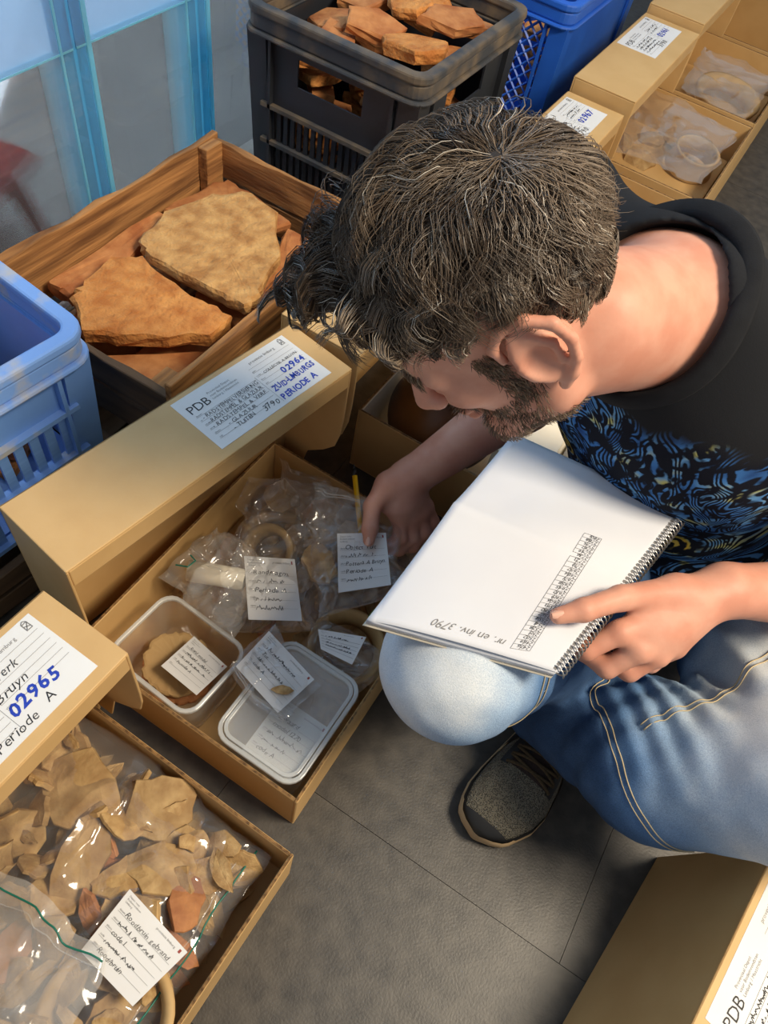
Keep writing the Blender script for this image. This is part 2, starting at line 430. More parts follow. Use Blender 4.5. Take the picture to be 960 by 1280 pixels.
# ------------------------------------------------------------------ archive boxes
def label_ink(kind, seed):
    k = Ink(seed); G = 2
    k.text('PDB', 0.010, 0.066, 0.020, 0)
    for i, s in enumerate(('Provinciaal Depot', 'voor Bodemvondsten', 'Limburg / Maastricht')): k.text(s, 0.048, 0.080 - i * 0.0058, 0.0052, G)
    for i in range(6):
        k.line(0.010, 0.058 - i * 0.0088, 0.112, 0.058 - i * 0.0088, 0.00035, G)
        k.text(('datum', 'nr.', 'inhoud', 'aard', 'plaats', 'vak')[i], 0.011, 0.0592 - i * 0.0088, 0.0038, G)
    k.line(0.114, 0.006, 0.114, 0.062, 0.0004, G)
    k.text('provincie limburg', 0.126, 0.0835, 0.0068, G)
    for a, b, c, d in ((.186, .082, .186, .092), (.186, .092, .189, .0945), (.189, .0945, .192, .092), (.192, .092, .1925, .082), (.1865, .083, .192, .091), (.1865, .088, .192, .085), (.1865, .091, .1915, .0915), (.187, .0825, .192, .0825)):
        k.line(a, b, c, d, 0.0010, G)
    for i in range(6): k.line(0.118, 0.077 - i * 0.0088, 0.194, 0.077 - i * 0.0088, 0.00035, G)
    for i in range(5): k.text(('gem.', 'code', 'doos', 'put', 'vlak')[i], 0.118, 0.0695 - i * 0.0088, 0.0038, G)
    if kind == 'A':
        for i, s in enumerate(('- RADSTEMPELVERSIERING', '- RADSTEMPEL & GLAZUUR', '- RADSTEMPEL & VERF', '      - GLAZUUR', '      - TUITEN')):
            k.text(s, 0.016, 0.0505 - i * 0.0095, 0.0092, 0, 0.1, 0, 0.8, 1, 0.096)
        k.text('3790', 0.084, 0.008, 0.0135, 0, 0.15, 0, 0.8)
        k.text('COLLECTIE A BRUYN', 0.130, 0.0585, 0.0066, 0, 0.05, 0, 0.6, 1, 0.062)
        k.text('02964', 0.150, 0.0425, 0.0150, 1, 0.1, 1, 0.7)
        k.text('ZUID-LIMBURGS', 0.117, 0.0255, 0.0138, 1, 0.1, 1, 0.7, 1, 0.078)
        k.text('PERIODE A', 0.117, 0.0075, 0.0142, 1, 0.1, 1, 0.7, 1, 0.066)
    elif kind == 'C':
        k.text('Drieledig', 0.014, 0.050, 0.013, 0, 0.25, 0, 0.7)
        k.text('Aardewerk', 0.092, 0.062, 0.0155, 0, 0.3, 0, 0.6, 1, 0.066)
        k.text('de Bruyn', 0.098, 0.0435, 0.0150, 0, 0.3, 0, 0.6, 1, 0.060)
        k.text('02965', 0.116, 0.0225, 0.0205, 1, 0.15, 1, 0.6, 1, 0.060)
        k.text('Periode', 0.086, 0.0062, 0.0150, 0, 0.2, 0, 0.6, 1, 0.052); k.text('A', 0.146, 0.009, 0.015, 0, 0.1)
        k.line(0.05, 0.004, 0.07, 0.004, 0.0004, 0); k.line(0.05, 0.004, 0.05, 0.02, 0.0004, 0)
    elif kind in ('E0', 'E1'):
        for i in range(4): k.scribble(0.018, 0.050 - i * 0.0095, 0.080, 0.0085, 0, 0.0009)
        k.scribble(0.122, 0.062, 0.06, 0.008, 0, 0.0009); k.scribble(0.122, 0.052, 0.05, 0.008, 0, 0.0009)
        k.text('02967' if kind == 'E0' else '02961', 0.124, 0.026, 0.021, 1, 0.1, 1, 0.6, 1, 0.07)
        k.text('3790', 0.072, 0.007, 0.018, 2, 0.15, 1, 0.6)
    else:
        for i in range(4): k.scribble(0.018, 0.050 - i * 0.0095, 0.080, 0.0085, 0, 0.0009)
    return k

def archive_box(label, tray_loc, tray_yaw, W, L, H, lid_loc=None, lid_yaw=0.0, lid_L=0.465, lid_h=0.357, lid_d=0.12, kind=None, seed=1, white=False, label_y=None, lean=0.0):
    t = empty('archive_box', (tray_loc[0], tray_loc[1], 0), tray_yaw)
    tag(t, label, 'box', 'cardboard archive boxes')
    th = 0.0045
    m = MB()
    m.box((0, 0, 0), (W, L, th))
    m.box((0, 0, th), (th, L, H)).box((W - th, 0, th), (W, L, H))
    m.box((th, 0, th), (W - th, th, H)).box((th, L - th, th), (W - th, L, H))
    tr = m.build('tray', 'card', t); bevel(tr, 0.0012, 1)
    # fold lines of the doubled end walls and the corrugated rim
    e = MB(); q = 0.0007
    e.box((q, q, H), (th - q, L - q, H + 0.0006)).box((W - th + q, q, H), (W - q, L - q, H + 0.0006))
    e.box((th, q, H), (W - th, th - q, H + 0.0006)).box((th, L - th + q, H), (W - th, L - q, H + 0.0006))
    e.build('corrugated_rim', 'card_edge', t)
    if white:
        g = 0.0016
        MB().box((th, th, th), (W - th, L - th, th + 0.002)).box((th, th, th), (th + g, L - th, H - 0.002)).box((W - th - g, th, th), (W - th, L - th, H - 0.002)) \
            .box((th, th, th), (W - th, th + g, H - 0.002)).box((th, L - th - g, th), (W - th, L - th, H - 0.002)).build('white_lining', 'card_inner_white', t)
    if lid_loc is not None:
        ca, sa = math.cos(-tray_yaw), math.sin(-tray_yaw)
        dx, dy = lid_loc[0] - tray_loc[0], lid_loc[1] - tray_loc[1]
        lx, ly = dx * ca - dy * sa, dx * sa + dy * ca
        lth = 0.0035
        m = MB(); h, d = lid_h, lid_d
        m.box((-lth, 0, 0.0), (0, lid_L, h))                                   # big panel, standing
        m.box((-lth, 0, h - lth), (d, lid_L, h))                               # labelled face
        for y0, y1 in ((0, lth), (lid_L - lth, lid_L)):
            fl = [(0, 0.03), (0.030, 0.03), (0.052, h * .33), (0.085, h * .42), (d - 0.010, h * .50), (d - .002, h * .60), (d, h * .7), (d, h - lth), (0, h - lth)]
            m.prism(fl, 1, y0, y1)
        m.box((d - lth, lth, h - 0.036), (d, lid_L - lth, h - lth))              # folded-in front edge
        o = m.build('lid', 'card', t); o.location = (lx, ly, 0); o.rotation_euler = (0, lean, lid_yaw - tray_yaw)
        bevel(o, 0.0015, 2)
        if kind:
            ly0 = label_y if label_y is not None else lid_L - 0.228
            lab = MB().box((0.006, ly0, h), (0.103, ly0 + 0.20, h + 0.0005)).build('paper_label', 'paper', t)
            lab.location = o.location; lab.rotation_euler = o.rotation_euler
            ink = label_ink(kind, seed)
            ink.build('lettering', lab, lambda a, b: (0.103 - b, ly0 + a, h + 0.0008))
            lab['label'] = 'white depot label with printed lines and handwriting'
    return t

deg = math.radians
boxB = archive_box('open cardboard archive box with tubs and bags inside, lid labelled 02964', (-0.462, 0.209), 0.0, 0.37, 0.452, 0.12,
                   (-0.531, 0.232), deg(-8.9), 0.465, 0.357, 0.117, 'A', 3)
boxC = archive_box('open cardboard archive box full of bagged sherds, lid labelled 02965', (-0.418, -0.293), deg(-0.8), 0.352, 0.455, 0.13,
                   (-0.428, -0.282), deg(-1.5), 0.468, 0.357, 0.117, 'C', 5)
boxD = archive_box('cardboard archive box seen from behind its raised lid, beside the bent knee in pale jeans', (0.40, 0.012), deg(-8.9), 0.37, 0.455, 0.12,
                   (0.302, 0.005), deg(-8.9), 0.462, 0.238, 0.12, 'D', 8, label_y=0.250, lean=deg(10))
boxG = archive_box('cardboard archive box with white lining holding the brown pot', (-0.378, 0.786), 0.0, 0.352, 0.445, 0.15,
                   (-0.482, 0.700), deg(-0.5), 0.465, 0.357, 0.134, None, 9, white=True)
boxE0 = archive_box('cardboard archive box behind the man, lid labelled 02967', (-0.425, 1.258), 0.0, 0.35, 0.42, 0.24,
                    (-0.440, 1.242), 0.0, 0.442, 0.352, 0.132, 'E0', 11)
boxE1 = archive_box('cardboard archive box holding a bagged pot base, lid labelled 02961', (-0.425, 1.712), 0.0, 0.35, 0.44, 0.24,
                    (-0.440, 1.695), deg(0), 0.462, 0.380, 0.142, 'E1', 13)
boxE2 = archive_box('cardboard archive box with blank lid next to the box labelled 02961', (-0.425, 2.175), 0.0, 0.35, 0.44, 0.24,
                    (-0.440, 2.165), 0.0, 0.462, 0.400, 0.142, None, 15)
boxE3 = archive_box('cardboard archive box furthest along the row, beyond the blank lid', (-0.425, 2.64), 0.0, 0.35, 0.44, 0.24,
                    (-0.440, 2.63), 0.0, 0.462, 0.400, 0.142, None, 17)

# ------------------------------------------------------------------ plastic crates
def rounded_rect(x0, y0, x1, y1, r, n=5):
    pts = []
    for cx, cy, a0 in ((x1 - r, y1 - r, 0), (x0 + r, y1 - r, 90), (x0 + r, y0 + r, 180), (x1 - r, y0 + r, 270)):
        for k in range(n + 1):
            a = math.radians(a0 + 90 * k / n); pts.append((cx + r * math.cos(a), cy + r * math.sin(a)))
    return pts
def ring_wall(m, outer, inner, z0, z1):
    n = len(outer); b = len(m.v)
    m.v += [(x, y, z0) for x, y in outer] + [(x, y, z1) for x, y in outer] + [(x, y, z1) for x, y in inner] + [(x, y, z0) for x, y in inner]
    for i in range(n):
        j = (i + 1) % n
        for k in range(4):
            a, c = k * n, ((k + 1) % 4) * n
            m.f.append((b + a + i, b + a + j, b + c + j, b + c + i))

def plastic_crate(label, loc, yaw, sx, sy, sz, mat, dusty, hole=True, slat_sides=('front', 'right'), lattice=False, nslat=15, group=None, zf=0.46):
    """local frame: x 0..sx, y 0..sy; front is y=0, right is x=sx"""
    t = empty('plastic_crate', loc, yaw); tag(t, label, 'crate', group)
    r = 0.030
    m = MB()
    o_ = rounded_rect(-0.006, -0.006, sx + 0.006, sy + 0.006, r + 0.006); i_ = rounded_rect(0.016, 0.016, sx - 0.016, sy - 0.016, r - 0.012)
    ring_wall(m, o_, i_, sz - 0.016, sz)
    ring_wall(m, rounded_rect(-0.002, -0.002, sx + 0.002, sy + 0.002, r), rounded_rect(0.012, 0.012, sx - 0.012, sy - 0.012, r - 0.010), sz - 0.042, sz - 0.016)
    ring_wall(m, rounded_rect(-0.009, -0.009, sx + 0.009, sy + 0.009, r + 0.008), rounded_rect(0.012, 0.012, sx - 0.012, sy - 0.012, r - 0.010), sz - 0.050, sz - 0.042)
    o = m.build('rim', dusty, t, smooth=False); bevel(o, 0.004, 2)
    MB().box((0.02, 0.02, 0.0), (sx - 0.02, sy - 0.02, 0.008)).build('crate_bottom', mat, t)
    tp = 0.012
    for cx, cy, dx, dy in ((0, 0, 1, 1), (sx, 0, -1, 1), (sx, sy, -1, -1), (0, sy, 1, -1)):
        m = MB()
        def corner(ax, ay, z, k):
            return (cx + dx * (ax + k), cy + dy * (ay + k), z)
        w = 0.042
        P0 = [(0, 0), (w, 0), (w, 0.006), (0.006, 0.006), (0.006, w), (0, w)]
        n = len(P0); lo_ = [corner(a, b, 0.0, tp) for a, b in P0]; hi_ = [corner(a, b, sz - 0.045, 0.002) for a, b in P0]
        m.add(lo_ + hi_, [tuple(range(n)), tuple(range(n, 2 * n))] + [(i, (i + 1) % n, n + (i + 1) % n, n + i) for i in range(n)])
        m.build('corner_post', mat, t)
    sides = {'front': ((0, 0), (1, 0), sx, (0, 1)), 'right': ((sx, 0), (0, 1), sy, (-1, 0)), 'back': ((0, sy), (1, 0), sx, (0, -1)), 'left': ((0, 0), (0, 1), sy, (1, 0))}
    for nm, (o0, d, ln, inn) in sides.items():
        def pbox(m, a0, a1, b0, b1, z0, z1):
            c = [(o0[0] + d[0] * a + inn[0] * b, o0[1] + d[1] * a + inn[1] * b) for a, b in ((a0, b0), (a1, b0), (a1, b1), (a0, b1))]
            m.hexa([(x, y, z0) for x, y in c] + [(x, y, z1) for x, y in c])
        detail = nm in slat_sides
        zt = sz - 0.045; zm = sz * zf; zl = zm * 0.51
        if not detail:
            m = MB(); pbox(m, 0.04, ln - 0.04, 0.012, 0.016, 0.004, zt); m.build('side_panel', mat, t); continue
        if lattice:
            m = MB(); step = 0.028; z0, z1 = 0.03, zt
            h = z1 - z0; k = -h
            while k < ln - 0.08:
                for sgn in (1, -1):
                    a0, a1 = max(k, 0), min(k + h, ln - 0.08)
                    if a1 - a0 > 0.01:
                        za, zb = (a0 - k), (a1 - k)
                        if sgn < 0: za, zb = h - za, h - zb
                        pa = (o0[0] + d[0] * (a0 + 0.04) + inn[0] * 0.010, o0[1] + d[1] * (a0 + 0.04) + inn[1] * 0.010, z0 + za)
                        pb = (o0[0] + d[0] * (a1 + 0.04) + inn[0] * 0.010, o0[1] + d[1] * (a1 + 0.04) + inn[1] * 0.010, z0 + zb)
                        m.tube([pa, pb], 0.003, 4)
                k += step
            m.build('lattice', mat, t)
        else:
            m = MB(); pw = 0.010
            if hole:
                h0, h1 = ln * 0.30, ln * 0.68; hz0, hz1 = zt - 0.072, zt - 0.022
                pbox(m, 0.04, h0, pw, pw + 0.004, zm, zt); pbox(m, h1, ln - 0.04, pw, pw + 0.004, zm, zt)
                pbox(m, h0, h1, pw, pw + 0.004, zm, hz0); pbox(m, h0, h1, pw, pw + 0.004, hz1, zt)
            else:
                pbox(m, 0.04, ln - 0.04, pw, pw + 0.004, zm, zt)
            m.build('side_panel', mat, t)
            for z in (zm, zl, 0.004):
                m = MB(); pbox(m, 0.036, ln - 0.036, -0.001, 0.016, z - 0.004, z + 0.004); m.build('rail', dusty, t)
            m = MB(); sl = (ln - 0.10) / nslat
            pbox(m, 0, sl * 0.58, 0.008, 0.013, 0.0, 1.0); me = m.mesh('slat', mat)
            for z0, z1 in ((0.008, zl - 0.004), (zl + 0.004, zm - 0.004)):
                for k in range(nslat):
                    q = 0.05 + sl * (k + 0.2)
                    so = link('slat', me, t, (d[0] * q, d[1] * q, z0)); so.scale = (1, 1, z1 - z0)
        for q in (0.052, ln - 0.058):
            m = MB(); pbox(m, q, q + 0.006, -0.001, 0.014, 0.0, sz - 0.045); m.build('rib', mat, t)
    return t

plastic_crate('black plastic stacking crate filled with broken roof tiles', (-0.925, 1.185, 0.185), 0.0, 0.375, 0.42, 0.315, 'black_plastic', 'black_dusty', nslat=17)
plastic_crate('black plastic crate underneath the crate of roof tiles', (-0.935, 1.175, 0.0), 0.0, 0.385, 0.43, 0.180, 'black_plastic', 'black_dusty', slat_sides=(), hole=False)
plastic_crate('pale blue plastic crate standing on a low wooden crate', (-1.035, 0.01, 0.105), deg(-6), 0.36, 0.50, 0.30, 'blue_pale', 'blue_dusty', nslat=17, slat_sides=('right', 'front'), hole=False, zf=0.60)
plastic_crate('deep blue lattice plastic crate behind the black crate', (-0.90, 1.80, 0.0), 0.0, 0.385, 0.52, 0.46, 'blue_deep', 'blue_deep', slat_sides=('front',), lattice=True)

# ------------------------------------------------------------------ wooden crates
rw = random.Random(4)
def plank(parent, lo, hi, mat='wood_old', wob=0.004, axis=None, name='plank'):
    """a board with slightly uneven edges, long axis subdivided"""
    lo = list(lo); hi = list(hi); ax = axis if axis is not None else max(range(3), key=lambda i: hi[i] - lo[i])
    o1, o2 = [i for i in range(3) if i != ax]
    n = 9; V = []; F = []
    for k in range(n + 1):
        t = lo[ax] + (hi[ax] - lo[ax]) * k / n
        for a, b in ((lo[o1], lo[o2]), (hi[o1], lo[o2]), (hi[o1], hi[o2]), (lo[o1], hi[o2])):
            p = [0, 0, 0]; p[ax] = t; p[o1] = a + rw.uniform(-.35, .35) * wob * 0.5; p[o2] = b + rw.uniform(-1, 1) * wob * 0.5
            V.append(p)
    for k in range(n):
        for j in range(4): F.append((k * 4 + j, k * 4 + (j + 1) % 4, k * 4 + 4 + (j + 1) % 4, k * 4 + 4 + j))
    F.append((3, 2, 1, 0)); F.append((n * 4, n * 4 + 1, n * 4 + 2, n * 4 + 3))
    m = MB().add(V, F); o = m.build(name, mat, parent); bevel(o, 0.0015, 1)
    return o
# stretch of the wood grain follows y; rotated boards get their own copy of the material
for base in ('wood_old', 'wood_grey'):
    mx = MATS[base].copy(); mx.name = base + '_cross'; MATS[base + '_cross'] = mx
    for n in mx.node_tree.nodes:
        if n.type == 'MAPPING': n.inputs['Scale'].default_value = (0.35, 3, 3)

wc = empty('wooden_crate', (-0.735, 0.80, 0.14)); tag(wc, 'old wooden crate with two large flat orange slabs inside', 'crate', 'old wooden crates')
x0, x1, y0, y1, hz = -0.185, 0.190, -0.275, 0.275, 0.162
plank(wc, (x0, y0, 0.055), (x0 + 0.013, y1, hz), wob=0.012)                      # window side
plank(wc, (x1 - 0.013, y0, 0.092), (x1, y1, hz), wob=0.006); plank(wc, (x1 - 0.013, y0, 0.01), (x1, y1, 0.078), wob=0.006)
plank(wc, (x0 + 0.013, y1 - 0.013, 0.088), (x1 - 0.013, y1, hz - 0.004), 'wood_old_cross', wob=0.006); plank(wc, (x0 + 0.013, y1 - 0.013, 0.022), (x1 - 0.013, y1, 0.080), 'wood_old_cross', wob=0.006)
plank(wc, (x0 + 0.013, y0, 0.080), (x1 - 0.013, y0 + 0.013, hz - 0.028), 'wood_grey_cross', wob=0.006); plank(wc, (x0 + 0.013, y0, 0.01), (x1 - 0.013, y0 + 0.013, 0.070), 'wood_grey_cross', wob=0.006)
for px, py in ((x0 + 0.013, y1 - 0.058), (x1 - 0.045, y1 - 0.045), (x0 + 0.013, y0 + 0.013), (x1 - 0.062, y0 + 0.014)):
    w = 0.046
    plank(wc, (px, py, 0.008), (px + (0.022 if px < 0 and py > 0 else w), py + w - 0.001, hz - (0.0 if py > 0 else 0.040)), wob=0.003, axis=2, name='corner_post')
for k in range(5):
    xa = x0 + 0.016 + k * 0.069
    plank(wc, (xa, y0 + 0.014, 0.0), (xa + 0.062, y1 - 0.014, 0.008), wob=0.003, name='bottom_board')

def low_crate(label, cx, cy, hx, hy, h, yaw=0):
    t = empty('wooden_crate', (cx, cy, 0), yaw); tag(t, label, 'crate', 'old wooden crates')
    th = 0.014; g = 0.006; hb = (h - 0.012) / 2
    for k in range(2):
        z0 = 0.006 + k * (hb + g * 0.5); z1 = z0 + hb - g
        plank(t, (-hx, -hy, z0), (-hx + th, hy, z1), 'wood_grey', 0.004); plank(t, (hx - th, -hy, z0), (hx, hy, z1), 'wood_grey', 0.004)
        plank(t, (-hx + th, -hy, z0), (hx - th, -hy + th, z1), 'wood_grey_cross', 0.004); plank(t, (-hx + th, hy - th, z0), (hx - th, hy, z1), 'wood_grey_cross', 0.004)
    for sx in (-1, 1):
        for sy in (-1, 1):
            cx_, cy_ = sx * (hx - th - 0.021), sy * (hy - th - 0.021)
            plank(t, (cx_ - 0.02, cy_ - 0.02, 0.0), (cx_ + 0.02, cy_ + 0.02, h), 'wood_grey', 0.002, axis=2, name='corner_post')
    for k in range(4):
        xa = -hx + 0.02 + k * (2 * hx - 0.04) / 4
        plank(t, (xa, -hy + th, 0.0), (xa + (2 * hx - 0.04) / 4 - 0.006, hy - th, 0.005), 'wood_grey', 0.002, name='bottom_board')
    return t
low_crate('weathered low wooden crate underneath the crate of slabs', -0.745, 0.79, 0.188, 0.30, 0.138)
low_crate('weathered low wooden crate underneath the pale blue crate', -0.83, 0.215, 0.20, 0.235, 0.103, deg(-6))

# ------------------------------------------------------------------ slabs and roof tile fragments
rs = random.Random(21)
def slab_mesh(outline, thick, seed, mat, rough=0.004, sub=4):
    r = random.Random(seed); n = len(outline); pts = []
    for i in range(n):
        a = Vector(outline[i]); b = Vector(outline[(i + 1) % n])
        for k in range(sub):
            p = a.lerp(b, k / sub)
            if k: p += Vector((r.uniform(-1, 1), r.uniform(-1, 1))) * rough
            pts.append(p)
    c = sum(pts, Vector((0, 0))) / len(pts); N = len(pts); V = []; F = []
    rings = [(0.55, thick), (0.90, thick), (0.975, thick - 0.0015), (1.0, thick * 0.72), (0.995, thick * 0.3), (0.97, 0.0), (0.5, 0.0)]
    for s, z in rings:
        for p in pts:
            j = rough * 0.6 if 0.96 < s < 1.01 else 0.0
            q = c + (p - c) * s + Vector((r.uniform(-j, j), r.uniform(-j, j)))
            V.append((q.x - c.x, q.y - c.y, z + (r.uniform(-1, 1) * rough * 0.25 if s < 0.99 and z > 0 else 0)))
    for k in range(len(rings) - 1):
        for i in range(N):
            j = (i + 1) % N
            F.append((k * N + i, k * N + N + i, k * N + N + j, k * N + j))
    V.append((0, 0, thick)); V.append((0, 0, 0)); a = len(V) - 2
    for i in range(N):
        F.append((a, i, (i + 1) % N)); F.append((a + 1, (len(rings) - 1) * N + (i + 1) % N, (len(rings) - 1) * N + i))
    me = MB().add(V, F).mesh('slab', mat, True)
    me.polygons.foreach_set('use_smooth', [False] * len(me.polygons))
    return me, c
def slab(name, outline, z, thick, seed, mat, label, cat, group, tilt=(0, 0), rough=0.004):
    me, c = slab_mesh(outline, thick, seed, mat, rough)
    o = link(name, me, None, (c.x, c.y, z), (tilt[0], tilt[1], 0)); tag(o, label, cat, group)
    return o
S1 = [(-.838, .777), (-.856, .863), (-.83, .962), (-.775, 1.012), (-.711, 1.000), (-.630, .903), (-.611, .826), (-.600, .790), (-.602, .765), (-.665, .758), (-.798, .758)]
S2 = [(-.82, .603), (-.83, .641), (-.840, .713), (-.803, .750), (-.742, .733), (-.659, .732), (-.604, .735), (-.602, .678), (-.701, .592), (-.754, .560)]
gS = 'stone slabs in the wooden crate'
slab('stone_slab', S1, 0.242, 0.026, 1, 'slab_pale', 'large pale orange flat slab with notched edge, lying beside the other big slab', 'slab', gS, (0.03, 0.0))
slab('stone_slab', S2, 0.236, 0.028, 2, 'slab_stone', 'large wedge-shaped orange flat slab at the blue crate end', 'slab', gS, (0.02, 0.02))
slab('stone_slab', [(-.893, .90), (-.885, 1.02), (-.872, 1.055), (-.80, 1.050), (-.70, 1.03), (-.75, .93)], 0.214, 0.022, 3, 'terracotta', 'brown-orange slab against the window side of the wooden crate', 'slab', gS)
slab('stone_slab', [(-.70, 1.02), (-.635, 1.025), (-.572, .95), (-.575, .80), (-.62, .79), (-.66, .9)], 0.212, 0.020, 4, 'terracotta', 'dark orange slab half under the pale slab', 'slab', gS)
slab('stone_slab', [(-.74, .560), (-.60, .70), (-.575, .69), (-.575, .60), (-.62, .572), (-.66, .556)], 0.196, 0.018, 5, 'terracotta', 'orange slab lying lower under the wedge-shaped slab', 'slab', gS)
slab('stone_slab', [(-.893, .62), (-.893, .88), (-.86, .88), (-.845, .75), (-.85, .62)], 0.212, 0.030, 6, 'terracotta', 'long narrow orange piece along the window side board', 'slab', gS, (0, 0.12))
for i, (px, py, a, b) in enumerate(((-.80, .70, .09, .12), (-.68, .88, .09, .13), (-.80, .95, .08, .09), (-.66, .66, .07, .09))):
    o_ = [(px + a * math.cos(k) * rs.uniform(.8, 1), py + b * math.sin(k) * rs.uniform(.8, 1)) for k in np.arange(0, 6.2, 0.8)]
    slab('stone_slab', o_, 0.150, 0.045, 30 + i, 'terracotta', 'orange slab at the bottom of the wooden crate under the larger slabs', 'slab', gS)

# broken roof tiles
_tm = []
for k in range(9):
    n = rs.choice((4, 5, 5, 6)); L_, W_ = rs.uniform(.06, .085), rs.uniform(.035, .06)
    a0 = rs.uniform(0, 1)
    ol = [(L_ * math.cos(a0 + 2 * math.pi * i / n) * rs.uniform(.8, 1.15), W_ * math.sin(a0 + 2 * math.pi * i / n) * rs.uniform(.8, 1.15)) for i in range(n)]
    _tm.append(slab_mesh(ol, rs.uniform(.018, .026), 50 + k, 'terracotta' if k % 3 else 'slab_stone', 0.003, 3)[0])
def fit(me, loc, rot, s, bnd):
    """keep a piece inside the inner walls (x0, x1, y0, y1) of what holds it"""
    Rm = Matrix.Rotation(rot[2], 3, 'Z') @ Matrix.Rotation(rot[1], 3, 'Y') @ Matrix.Rotation(rot[0], 3, 'X')
    P_ = [Rm @ v.co * s for v in me.vertices]; xs = [p.x for p in P_]; yy = [p.y for p in P_]
    x = min(max(loc[0], bnd[0] - min(xs)), bnd[1] - max(xs)); y = min(max(loc[1], bnd[2] - min(yy)), bnd[3] - max(yy))
    return (x, y, loc[2])
def tile_piece(k, loc, rot, label, group, s=1.0, bnd=None):
    if bnd: loc = fit(_tm[k % len(_tm)], loc, rot, s, bnd)
    o = link('tile_fragment', _tm[k % len(_tm)], None, loc, rot, (s, s, s)); tag(o, label, 'tile fragment', group); return o
lbK = 'broken orange roof tile piece on top of the heap in the black crate'; gK = 'roof tile pieces in the black crate'
for lay, zz in enumerate((0.198, 0.232, 0.266, 0.300, 0.334, 0.368)):
    for i in range(4):
        tile_piece(rs.randrange(9), (-.825 + .17 * (i % 2), 1.295 + .19 * (i // 2), zz), (0, 0, rs.uniform(0, 6)), 'broken orange roof tile piece low down in the black crate', gK, .86, (-.895, -.585, 1.22, 1.57))
for (px, py, pz, rx, ry, rz, k, s) in ((-.86, 1.25, .405, .1, .1, 0.3, 0, 1), (-.80, 1.27, .428, .15, -.1, 1.9, 1, 1.1), (-.70, 1.26, .415, -.1, .15, 0.1, 2, 1.2), (-.62, 1.29, .408, .1, .3, 1.4, 3, 1),
        (-.86, 1.36, .425, -.2, .1, 2.2, 4, 1.1), (-.76, 1.36, .455, .22, .12, 0.5, 5, 1.2), (-.66, 1.35, .448, -.12, -.1, 0.2, 6, 1.25), (-.60, 1.42, .425, .3, .2, 1.2, 7, 1.1),
        (-.85, 1.47, .440, .1, -.2, 0.8, 8, 1.2), (-.74, 1.46, .470, -.25, .1, 2.7, 0, 1.2), (-.65, 1.47, .470, .15, .1, 1.0, 1, 1.1), (-.83, 1.55, .452, .1, .2, 0.1, 2, 1.0), (-.72, 1.55, .462, .3, -.1, 1.7, 3, 1.2), (-.62, 1.54, .445, -.2, .1, 0.6, 4, 1.1)):
    tile_piece(k, (px, py, pz), (rx, ry, rz), lbK, gK, s * .84, (-.897, -.580, 1.215, 1.575))
lbR = 'broken orange roof tile piece in the deep blue lattice crate'; gR = 'roof tile pieces in the deep blue crate'
for lay in range(9):
    for i in range(3):
        tile_piece(rs.randrange(9), (-.80 + .11 * i, 1.875 + rs.uniform(0, .02), .012 + lay * .042), (rs.uniform(-.1, .1), rs.uniform(-.1, .1), rs.uniform(0, 6)), lbR, gR, .8, (-.875, -.545, 1.83, 2.27))
lbL = 'broken orange roof tile piece in the pale blue crate'; gL = 'roof tile pieces in the pale blue crate'
for lay in range(5):
    for i in range(6):
        tile_piece(rs.randrange(9), (-.92 + .15 * (i % 2) + .01 * lay, .13 + .13 * (i // 2), .118 + lay * .034), (rs.uniform(-.06, .06), rs.uniform(-.06, .06), rs.uniform(0, 6)), lbL, gL, .8, (-1.0, -.715, .07, .46))

# ------------------------------------------------------------------ pottery sherds
def sherd_mesh(seed, R, thick, mat, w=1.0):
    r = random.Random(seed); n = r.choice((6, 7, 8, 9)); st = r.uniform(0.55, 0.95) * w
    ang = sorted(r.uniform(0, 2 * math.pi) * .3 + 2 * math.pi * i / n * 1.0 for i in range(n))
    ang = [2 * math.pi * (i + r.uniform(-.28, .28)) / n for i in range(n)]
    out = [(math.cos(a) * r.uniform(.7, 1.05), math.sin(a) * r.uniform(.7, 1.05) * st) for a in ang]
    pts = []
    for i in range(n):
        a, b = out[i], out[(i + 1) % n]
        pts.append(a); pts.append(((a[0] + b[0]) / 2 + r.uniform(-.06, .06), (a[1] + b[1]) / 2 + r.uniform(-.06, .06)))
    N = len(pts); V = []; F = []
    def bend(x, y, z):     # unit size, bent about y
        rad = R - z; th = x / R
        return (rad * math.sin(th), y, -(R - rad * math.cos(th)) + 0.0)
    rings = ((0.0, 1), (0.55, 1), (0.97, 1), (1.0, 0.7), (1.0, -0.7), (0.97, -1), (0.55, -1), (0.0, -1))
    for s, z in rings[1:-1]:
        for x, y in pts: V.append(bend(x * s, y * s, z * thick * 0.5))
    m = len(rings) - 2
    for k in range(m - 1):
        for i in range(N):
            j = (i + 1) % N; F.append((k * N + i, k * N + N + i, k * N + N + j, k * N + j))
    V.append(bend(0, 0, thick * .5)); V.append(bend(0, 0, -thick * .5)); a = len(V) - 2
    for i in range(N):
        F.append((a, i, (i + 1) % N)); F.append((a + 1, (m - 1) * N + (i + 1) % N, (m - 1) * N + i))
    me = MB().add(V, F).mesh('sherd', mat, False)
    return me
_sm = [sherd_mesh(100 + k, (1.1, 1.4, 2.2, 1.6)[k % 4], rs.uniform(.16, .24), 'sherd_orange' if k % 6 == 5 else 'sherd_buff', (1, .6, 1, .45)[k % 4]) for k in range(16)]
CB = (-.404, -.083, -.285, .150); BB = (-.448, -.105, .22, .650)
def sherd(k, loc, rot, size, label, group, bnd=None):
    if bnd: loc = fit(_sm[k % 16], loc, rot, size, bnd)
    if label.startswith('*'):
        label = ('orange' if k % 6 == 5 else 'buff') + (' broad', ' narrow', ' large flat', ' slender')[k % 4] + label[1:]
    o = link('pottery_sherd', _sm[k % 16], None, loc, rot, (size, size, size)); tag(o, label, 'sherd', group); return o
